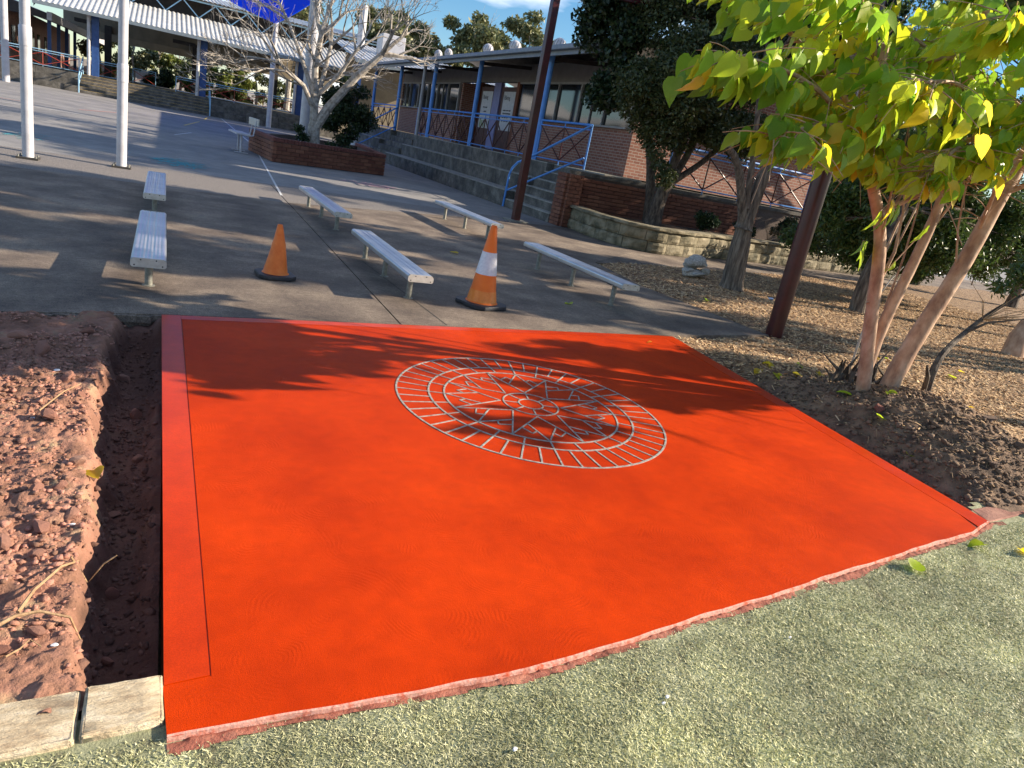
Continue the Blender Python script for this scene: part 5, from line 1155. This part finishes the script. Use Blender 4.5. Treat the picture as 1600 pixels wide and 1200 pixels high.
shade_tree(21.5, 12.0, [(21.0, 12.0, 8.4, 2.6, 2.0, 2.0, 34, .5, .9)], 17000, 'tall tree behind the garden bed shading the yard', 48)
shade_tree(23.0, 18.0, [(23.0, 17.5, 9.4, 2.8, 2.8, 2.2, 34, .6, 1.0)], 17000, 'tall tree beside the building shading the yard before the planter', 49)
shade_tree(25.5, 25.5, [(25.5, 25.0, 9.8, 2.8, 3.4, 2.0, 34, .6, 1.0)], 15000, 'tall tree behind the verandah building', 50)
shade_tree(19.5, 3.4, [(19.3, 3.4, 6.2, 1.6, 1.0, 1.1, 16, .3, .5)], 6500, 'tall tree furthest beyond the right edge near the turf', 47)

# ------------------------------------------------------------------ mulberry with big yellow and green leaves
def mul_leaf(seed, curl):
    rr = random.Random(seed); prof = [(0, .0), (.0, .16), (.08, .33), (.25, .41), (.45, .385), (.65, .27), (.82, .14), (.93, .05), (1.0, .0)]
    V = []; F = []; k = len(prof)
    ts = [max(p[0], .02) for p in prof]
    for i, (tt_, w_) in enumerate(prof):
        y = -.08 if i in (1,) else tt_
        z = -curl * tt_ ** 2; V.append((0, max(tt_, 0), z))
    n0 = len(V)
    for s in (-1, 1):
        for i, (tt_, w_) in enumerate(prof):
            y = tt_ - (.07 if i == 1 else (.05 if i == 2 else 0)); wv = .02 * math.sin(tt_ * 19 + seed + s)
            V.append((s * w_, y, -curl * max(tt_, 0) ** 2 + w_ * .33 + wv * (1 if 0 < i < k - 1 else 0)))
    for i in range(k - 1):
        F.append((i, n0 + i, n0 + i + 1, i + 1)); F.append((i, i + 1, n0 + k + i + 1, n0 + k + i))
    F = [tuple(f) for f in F]
    # petiole
    b = len(V); V += [(-.012, 0, 0), (.012, 0, 0), (.008, -.32, .06), (-.008, -.32, .06)]; F.append((b, b + 1, b + 2, b + 3))
    return V, F
LV = [mul_leaf(s, c) for s, c in ((1, .12), (2, .3), (3, .02), (4, .45))]
leaf_me = {}
for i, (V_, F_) in enumerate(LV):
    for nm, m in (('g', mul_g), ('l', mul_l), ('y', mul_y)):
        me = bpy.data.meshes.new('leaf'); me.from_pydata(V_, [], F_); me.materials.append(m); me.update()
        for p in me.polygons: p.use_smooth = True
        leaf_me[(i, nm)] = me
mul = thing('mulberry_tree', 'multi-stemmed tree with pinkish trunks and big yellow-green leaves beside the slab', 'tree', (5.7, 4.0, .1))
rm = random.Random(9)
def stem(pts, r0, r1, nm='stem', it=2, n=12):
    P = smooth_path(pts, it); k = len(P); mb = MB(); mb.tube(P, [max(.003, (r0 + (r1 - r0) * i / (k - 1)) * (1 + rm.uniform(-.035, .035)) * (1.2 if i == 0 else 1)) for i in range(k)], n)
    return mb.build(nm, bark_mul, mul, smooth=True), P
stem([(5.6, 4.0, .02), (5.52, 4.0, .3), (5.34, 4.0, .82), (5.19, 4.0, 1.34), (5.06, 4.0, 1.6), (4.78, 4.0, 1.92), (4.55, 3.98, 2.3), (4.4, 3.9, 2.75)], .066, .03, 'trunk')
stem([(5.52, 4.02, .3), (5.57, 4.05, .7), (5.62, 4.05, 1.0), (5.7, 4.05, 1.4), (5.76, 4.05, 1.88), (5.68, 4.05, 2.35), (5.5, 4.0, 2.75), (5.4, 4.0, 3.3)], .056, .026, 'trunk')
stem([(5.84, 4.0, .08), (5.92, 4.0, .45), (6.03, 4.0, .8), (6.25, 4.0, 1.34), (6.4, 4.0, 1.97), (6.52, 4.0, 2.36), (6.7, 4.0, 2.9), (6.8, 4.0, 3.6)], .085, .042, 'trunk')
for pts, r in (([(5.3, 4, .9), (5.4, 4.2, 1.2), (5.45, 4.3, 1.9)], .02), ([(5.27, 4, 1.05), (5.5, 4.1, 1.5), (5.3, 4.2, 2.3)], .018), ([(5.25, 4, .95), (5.6, 4.3, 1.4), (5.95, 4.4, 2.2)], .015), ([(5.06, 4, 1.58), (5.2, 4, 1.8), (5.25, 4, 2.3)], .02), ([(5.6, 4.1, .9), (5.75, 4.2, 1.5), (5.6, 4.2, 2.4)], .011), ([(5.4, 4.1, .8), (5.9, 4.4, 1.6), (6.3, 4.5, 2.5)], .011), ([(6.2, 4, 1.3), (6.1, 4.1, 1.8), (6.0, 4.1, 2.5)], .012), ([(5.2, 4, 1.3), (4.95, 3.9, 1.75), (4.9, 3.9, 2.3)], .012), ([(5.7, 4.05, 1.5), (5.9, 4.0, 2.0), (6.0, 3.9, 2.5)], .012)): stem(pts, r, .006, 'sucker', 1, 6)
limbs = [[(4.78, 4.0, 1.92), (4.3, 3.9, 2.2), (3.8, 3.8, 2.35), (3.4, 3.8, 2.4), (3.05, 3.8, 2.36)], [(4.7, 3.97, 2.05), (4.2, 3.6, 2.2), (3.7, 3.6, 2.1), (3.35, 3.6, 1.98)], [(4.5, 3.95, 2.4), (4.1, 3.7, 2.7), (3.5, 3.6, 2.85)],
         [(4.6, 4.0, 2.2), (4.3, 4.3, 2.6), (3.7, 4.5, 2.9), (3.2, 4.6, 3.1)], [(5.6, 4.05, 2.5), (5.1, 3.7, 2.6), (4.6, 3.5, 2.55), (4.2, 3.4, 2.45)], [(5.5, 4.0, 2.75), (5.2, 4.4, 3.0), (4.6, 4.6, 3.2)], [(5.75, 4.05, 1.95), (5.3, 3.7, 2.25), (4.9, 3.5, 2.15), (4.6, 3.4, 1.95)],
         [(5.7, 4.05, 2.3), (6.0, 3.7, 2.55), (5.8, 3.4, 2.7)], [(6.5, 4, 2.3), (6.2, 3.6, 2.5), (5.8, 3.3, 2.6), (5.4, 3.2, 2.5)], [(6.4, 4, 2.0), (6.8, 3.7, 2.35), (6.9, 3.4, 2.6), (6.7, 3.2, 2.6)], [(5.4, 4, 3.2), (5.0, 3.8, 3.5), (4.5, 3.7, 3.6)], [(6.8, 4, 3.4), (6.3, 3.8, 3.8), (5.8, 3.7, 4.0)],
         [(5.0, 4.0, 1.65), (5.35, 3.75, 2.0), (5.5, 3.6, 2.15)], [(6.3, 4, 1.7), (6.0, 3.8, 2.1), (5.7, 3.7, 2.2)], [(6.6, 4, 2.6), (6.3, 4.4, 2.9), (6.0, 4.6, 3.1)], [(5.45, 4, 3.0), (5.8, 4.4, 3.3), (6.0, 4.6, 3.6)], [(6.5, 4, 2.3), (6.45, 3.6, 2.25), (6.3, 3.4, 2.1)], [(5.7, 4.05, 2.2), (5.35, 4.3, 2.2), (5.0, 4.4, 2.1)], [(6.7, 4, 2.9), (6.4, 3.5, 3.0), (6.0, 3.3, 3.05)], [(5.4, 4, 3.1), (5.1, 3.5, 3.0), (4.7, 3.3, 2.95)], [(5.4, 4, 2.9), (4.9, 4.3, 2.7), (4.4, 4.4, 2.6)]]
leaves = []   # (pos, tip dir, normal, size, colour)
for li, pts in enumerate(limbs):
    o, P = stem(pts, .024, .006, 'limb', 2, 7)
    for i in range(2, len(P)):
        for q in range(2 if i % 2 else 3):
            base = P[i]; dl = (P[i] - P[i - 1]).normalized(); d = (dl * .6 + Vector((rm.uniform(-1, 1), rm.uniform(-1, 1), rm.uniform(-.35, .6)))).normalized(); L = rm.uniform(.25, .55)
            tw = [base]; dd = d.copy()
            for s in range(4): dd = (dd + Vector((0, 0, -.1))).normalized(); tw.append(tw[-1] + dd * L / 4)
            mb = MB(); mb.tube(tw, [.006, .005, .004, .003, .002], 4, caps=False); mb.build('twig', bark_mul, mul)
            nl = rm.randint(5, 8)
            for s in range(nl):
                f = (s + 1) / nl * 4; a = min(3, int(f - .001)); p = tw[a].lerp(tw[a + 1], f - a); side = 1 if s % 2 else -1
                lat = dd.cross(Vector((0, 0, 1))).normalized() * side
                tip = (lat * rm.uniform(.2, .8) + dd * rm.uniform(.1, .6) + Vector((rm.uniform(-.25, .25), rm.uniform(-.25, .25), -rm.uniform(.55, 1.3)))).normalized()
                nr = (Vector((rm.uniform(-.3, 1.0), rm.uniform(-1.1, .1), rm.uniform(.1, 1.0)))).normalized()
                sz = rm.uniform(.095, .165); low = (p.z < 2.35) + (p.x > 4.3)
                u = rm.random() + .06 + .26 * low - (.38 if p.x < 3.9 else 0); c = 'g' if u < .42 else ('l' if u < .8 else 'y')
                if p.z > float(np.interp(p.x, [2.7, 3.2, 3.9, 4.6, 5.3, 5.7, 6.4], [2.3, 1.95, 1.95, 1.9, 2.1, 2.35, 2.6])): leaves.append((p + tip * sz * .3, tip, nr, sz, c))
# a few long shoots with single hanging leaves
for pts in ([(4.9, 3.9, 2.0), (4.75, 3.7, 1.95), (4.62, 3.6, 1.78), (4.45, 3.55, 1.66)], [(5.1, 4.1, 1.4), (5.0, 4.05, 1.45), (4.95, 4.0, 1.35)], [(5.3, 4.0, 1.2), (5.5, 3.9, 1.65), (5.45, 3.9, 1.6)], [(5.05, 4.0, 1.6), (4.95, 3.8, 1.75), (4.75, 3.7, 1.7)]):
    o, P = stem(pts, .006, .003, 'twig', 1, 5)
    for p in P[1::2]:
        leaves.append((p, Vector((rm.uniform(-.4, .4), rm.uniform(-.3, .3), -1)).normalized(), Vector((.5, -.8, .2)).normalized(), rm.uniform(.11, .17), rm.choice('lyyl')))
CM = camo.matrix_world.inverted()
def visible(p):
    q = CM @ p; return abs(q.x / -q.z) < .72 and abs(q.y / -q.z) < .54 and q.z < 0
def lm(tip, nr):
    y = tip; x = y.cross(nr).normalized(); z = x.cross(y); return Matrix((x, y, z)).transposed()
vis_l = [l for l in leaves if visible(l[0])]; rm.shuffle(vis_l); vis_l.sort(key=lambda l: -l[3] / (l[0] - camo.location).length)
near = set(id(l) for l in vis_l[:300]); SV = []; SF = []
for l in leaves:
    p, tip, nr, sz, c = l; M3 = lm(tip, nr); v = rm.randrange(4)
    if id(l) in near:
        o = bpy.data.objects.new('leaf', leaf_me[(v, c)]); o.matrix_local = Matrix.Translation(p - ORG[mul.name]) @ M3.to_4x4() @ Matrix.Scale(sz, 4); COL.objects.link(o); o.parent = mul
    else:
        b = len(SV); Vv, Ff = LV[v]; org = ORG[mul.name]
        SV += [tuple(M3 @ (Vector(q) * sz) + p - org) for q in Vv]; SF += [tuple(i + b for i in f) for f in Ff]
me = bpy.data.meshes.new('leaves'); me.from_pydata(SV, [], SF); me.materials.append(mul_mix); me.update()
lo_ = bpy.data.objects.new('leaves', me); link(lo_, mul); tag(lo_, kind='stuff')
print('mulberry leaves', len(leaves), 'visible', len(vis_l))
# dead root crown behind the trunks
t = thing('dead_stump', 'splintered dead root stump behind the pinkish trunks', 'stump', (5.95, 4.25, .1)); mb = MB()
for k in range(26):
    a = rm.uniform(0, 6.28); r = rm.uniform(.05, .26); x, y = 6.0 + r * math.cos(a) * 1.3, 4.35 + r * math.sin(a); h = rm.uniform(.12, .42) * (1.2 - r * 2)
    mb.tube([(x, y, .02), (x + rm.uniform(-.08, .08), y + rm.uniform(-.06, .06), .1 + h * .6), (x + rm.uniform(-.18, .18), y + rm.uniform(-.1, .1), .12 + h)], [rm.uniform(.02, .045), .02, .004], 5)
mb.build('splinters', bark_dk, t)
t = thing('low_shrub', 'low shrub with a crooked dark stem right of the trunks', 'shrub', (7.0, 4.35, 0)); mb = MB()
sp_ = smooth_path([(6.75, 4.2, .05), (6.72, 4.2, .35), (6.85, 4.25, .52), (7.3, 4.4, .7), (7.8, 4.5, .95), (8.3, 4.5, 1.2)])
mb.tube(sp_, [.045 * (1 - .8 * i / len(sp_)) for i in range(len(sp_))], 8)
mb.tube([(7.3, 4.4, .7), (7.45, 4.3, .85), (7.9, 4.2, .95)], [.018, .012, .005], 6); mb.tube([(6.7, 4.2, .1), (6.6, 4.15, .3), (6.45, 4.1, .42)], [.03, .022, .01], 6)
mb.build('stem', bark_dk, t, smooth=True); mb = MB()
for k in range(16): q = Vector((rm.uniform(7.5, 8.3), rm.uniform(4.2, 4.6), rm.uniform(.85, 1.2))); mb.tube([(7.6, 4.45, .85), q, q + Vector((rm.uniform(-.1, .3), rm.uniform(-.2, .2), rm.uniform(-.1, .25)))], [.006, .004, .002], 4)
mb.build('twigs', root_m, t); leaf_soup('foliage', cluster_points([(8.1, 4.5, 1.35), (8.5, 4.6, 1.5), (7.8, 4.5, 1.2)], [.25, .3, .15], 1400, R), (.05, .1), .16, leaf_ol, t, R, .0)
t = thing('pale_sapling', 'thin pale forked sapling stem between the tree trunks', 'sapling', (6.9, 5.2, 0)); mb = MB()
mb.tube([(6.75, 5.1, 0), (6.75, 5.1, .55), (6.74, 5.1, .75)], [.014, .012, .011], 6); mb.tube([(6.74, 5.1, .74), (6.6, 5.1, 1.0), (6.55, 5.1, 1.15)], [.01, .007, .003], 5); mb.tube([(6.74, 5.1, .74), (6.9, 5.1, 1.05), (7.1, 5.15, 1.2)], [.01, .007, .003], 5)
mb.build('stem', bark_pale, t)
t = thing('cut_stump', 'short brown stump in the mulch at the right edge', 'stump', (12.0, 6.4, 0))
MB().tube([(11.95, 6.35, -.05), (12.0, 6.4, .3), (12.15, 6.4, .55)], [.17, .14, .13], 10).build('trunk', bark_mul, t, smooth=True); MB().lathe([(.12, .55), (.12, .565)], 10, (12.15, 6.4, 0)).build('cut_face', root_m, t)

# ------------------------------------------------------------------ small things
fr = thing('rock_ornament', 'pale stone frog-shaped rock ornament resting on the mulch', 'rock', (8.72, 10.4, 0))
def lump(nm, loc, sc, seed, m=rock_m):
    me = rock_mesh(nm, m, seed, .85, 3); o = bpy.data.objects.new(nm, me); o.location = Vector(loc) - ORG[fr.name]; o.scale = sc
    for p in me.polygons: p.use_smooth = True
    COL.objects.link(o); o.parent = fr
lump('base', (8.7, 10.38, .08), (.4, .26, .14), 1); lump('body', (8.78, 10.42, .27), (.27, .22, .2), 2); lump('head', (8.5, 10.33, .3), (.12, .12, .12), 3); lump('leg', (8.98, 10.3, .15), (.13, .1, .1), 4); lump('leg', (8.52, 10.24, .14), (.12, .09, .09), 5)
o = bpy.data.objects.new('litter_wrapper', rock_mesh('litter_wrapper', mat('wrapper', [(.7, .72, .75), (.5, .55, .75), (.75, .75, .78)], .35, 14), 8, .6)); o.location = (9.2, 8.83, .06); o.scale = (.1, .07, .06); link(o); tag(o, 'crumpled white and blue wrapper lying left of the maroon post', 'litter')
def flat_leaf(x, y, z, s, c, label, grp=None, tilt=.3):
    o = bpy.data.objects.new('fallen_leaf', leaf_me[(rm.randrange(4), c)]); o.location = (x, y, z + .012); o.rotation_euler = (rm.uniform(-tilt, tilt), rm.uniform(-tilt, tilt), rm.uniform(0, 6.28)); o.scale = (s, s, s); link(o); tag(o, label, 'leaf', grp)
gl = lambda x, y: (x, y, float(hR(x, y)))
flat_leaf(*gl(5.2, 3.55)[:2], gl(5.2, 3.55)[2], .13, 'l', 'pale green fallen leaf on dark soil left of the red stone')
flat_leaf(*gl(4.98, 3.05), .12, 'l', 'pale fallen leaf near the slab edge below the mound')
flat_leaf(*gl(5.35, 3.95), .13, 'l', 'pale green fallen leaf at the foot of the left trunk')
flat_leaf(*gl(5.6, 3.8), .12, 'l', 'fallen leaf lying on the mound under the thick trunk')
flat_leaf(*gl(6.55, 3.7), .13, 'y', 'bright yellow fallen leaf on the right of the mound')
flat_leaf(*gl(6.65, 3.95), .13, 'y', 'bright yellow fallen leaf just above the mound among mulch')
flat_leaf(*gl(5.0, 5.35), .12, 'y', 'yellow fallen leaf near the corner of the concrete')
for k in range(9): x, y = 5.55 + rm.uniform(-.45, .4), 4.85 + rm.uniform(-.15, .2); flat_leaf(*gl(x, y), rm.uniform(.09, .14), rm.choice('yyl'), 'yellow fallen leaf in the heap behind the left trunk', 'heap of yellow leaves', .6)
for k in range(10): x, y = rm.uniform(6.2, 9.5), rm.uniform(3.6, 6.5); flat_leaf(*gl(x, y), rm.uniform(.07, .12), rm.choice('yl'), 'yellow fallen leaf scattered on the sunny mulch', 'leaves on the mulch', .4)
flat_leaf(3.42, 1.86, TZ + .012, .11, 'l', 'long pale yellow leaf lying on the turf against the slab'); flat_leaf(4.2, 1.98, TZ + .012, .1, 'l', 'pale leaf on the turf near the right slab corner'); flat_leaf(4.42, 1.9, TZ + .012, .1, 'y', 'curled yellow leaf on the turf at the right', tilt=.7)
flat_leaf(5.15, 2.25, TZ + .02, .1, 'y', 'yellow leaf beside the reddish kerb stone')
flat_leaf(-.235, 3.2, float(hL(-.26, 3.2)) + .005, .1, 'y', 'single bright yellow leaf on the trench edge'); flat_leaf(3.95, 9.95, .004, .13, 'y', 'yellow leaf on the paving behind the tall cone'); flat_leaf(4.38, 7.2, .004, .12, 'l', 'green-yellow leaf on the paving under the right bench')
flat_leaf(7.3, 8.2, .03, .12, 'l', 'pale leaf on the mulch beside the concrete edge'); flat_leaf(4.55, 5.75, .003, .06, 'y', 'tiny yellow leaf on the red slab near its back edge', tilt=.1)
for k, (x, y) in enumerate(((2.28, 1.58), (1.55, 1.42), (3.7, 1.42), (3.74, 1.36), (1.52, 1.4), (.95, 1.35))):
    o = bpy.data.objects.new('pebble', rocks[k % 4].copy()); o.data.materials[0] = white_bit; o.location = (x, y, TZ + .008); o.scale = (.011, .009, .008); link(o); tag(o, 'small pale pebble lying on the turf', 'pebble', 'pebbles on the turf')
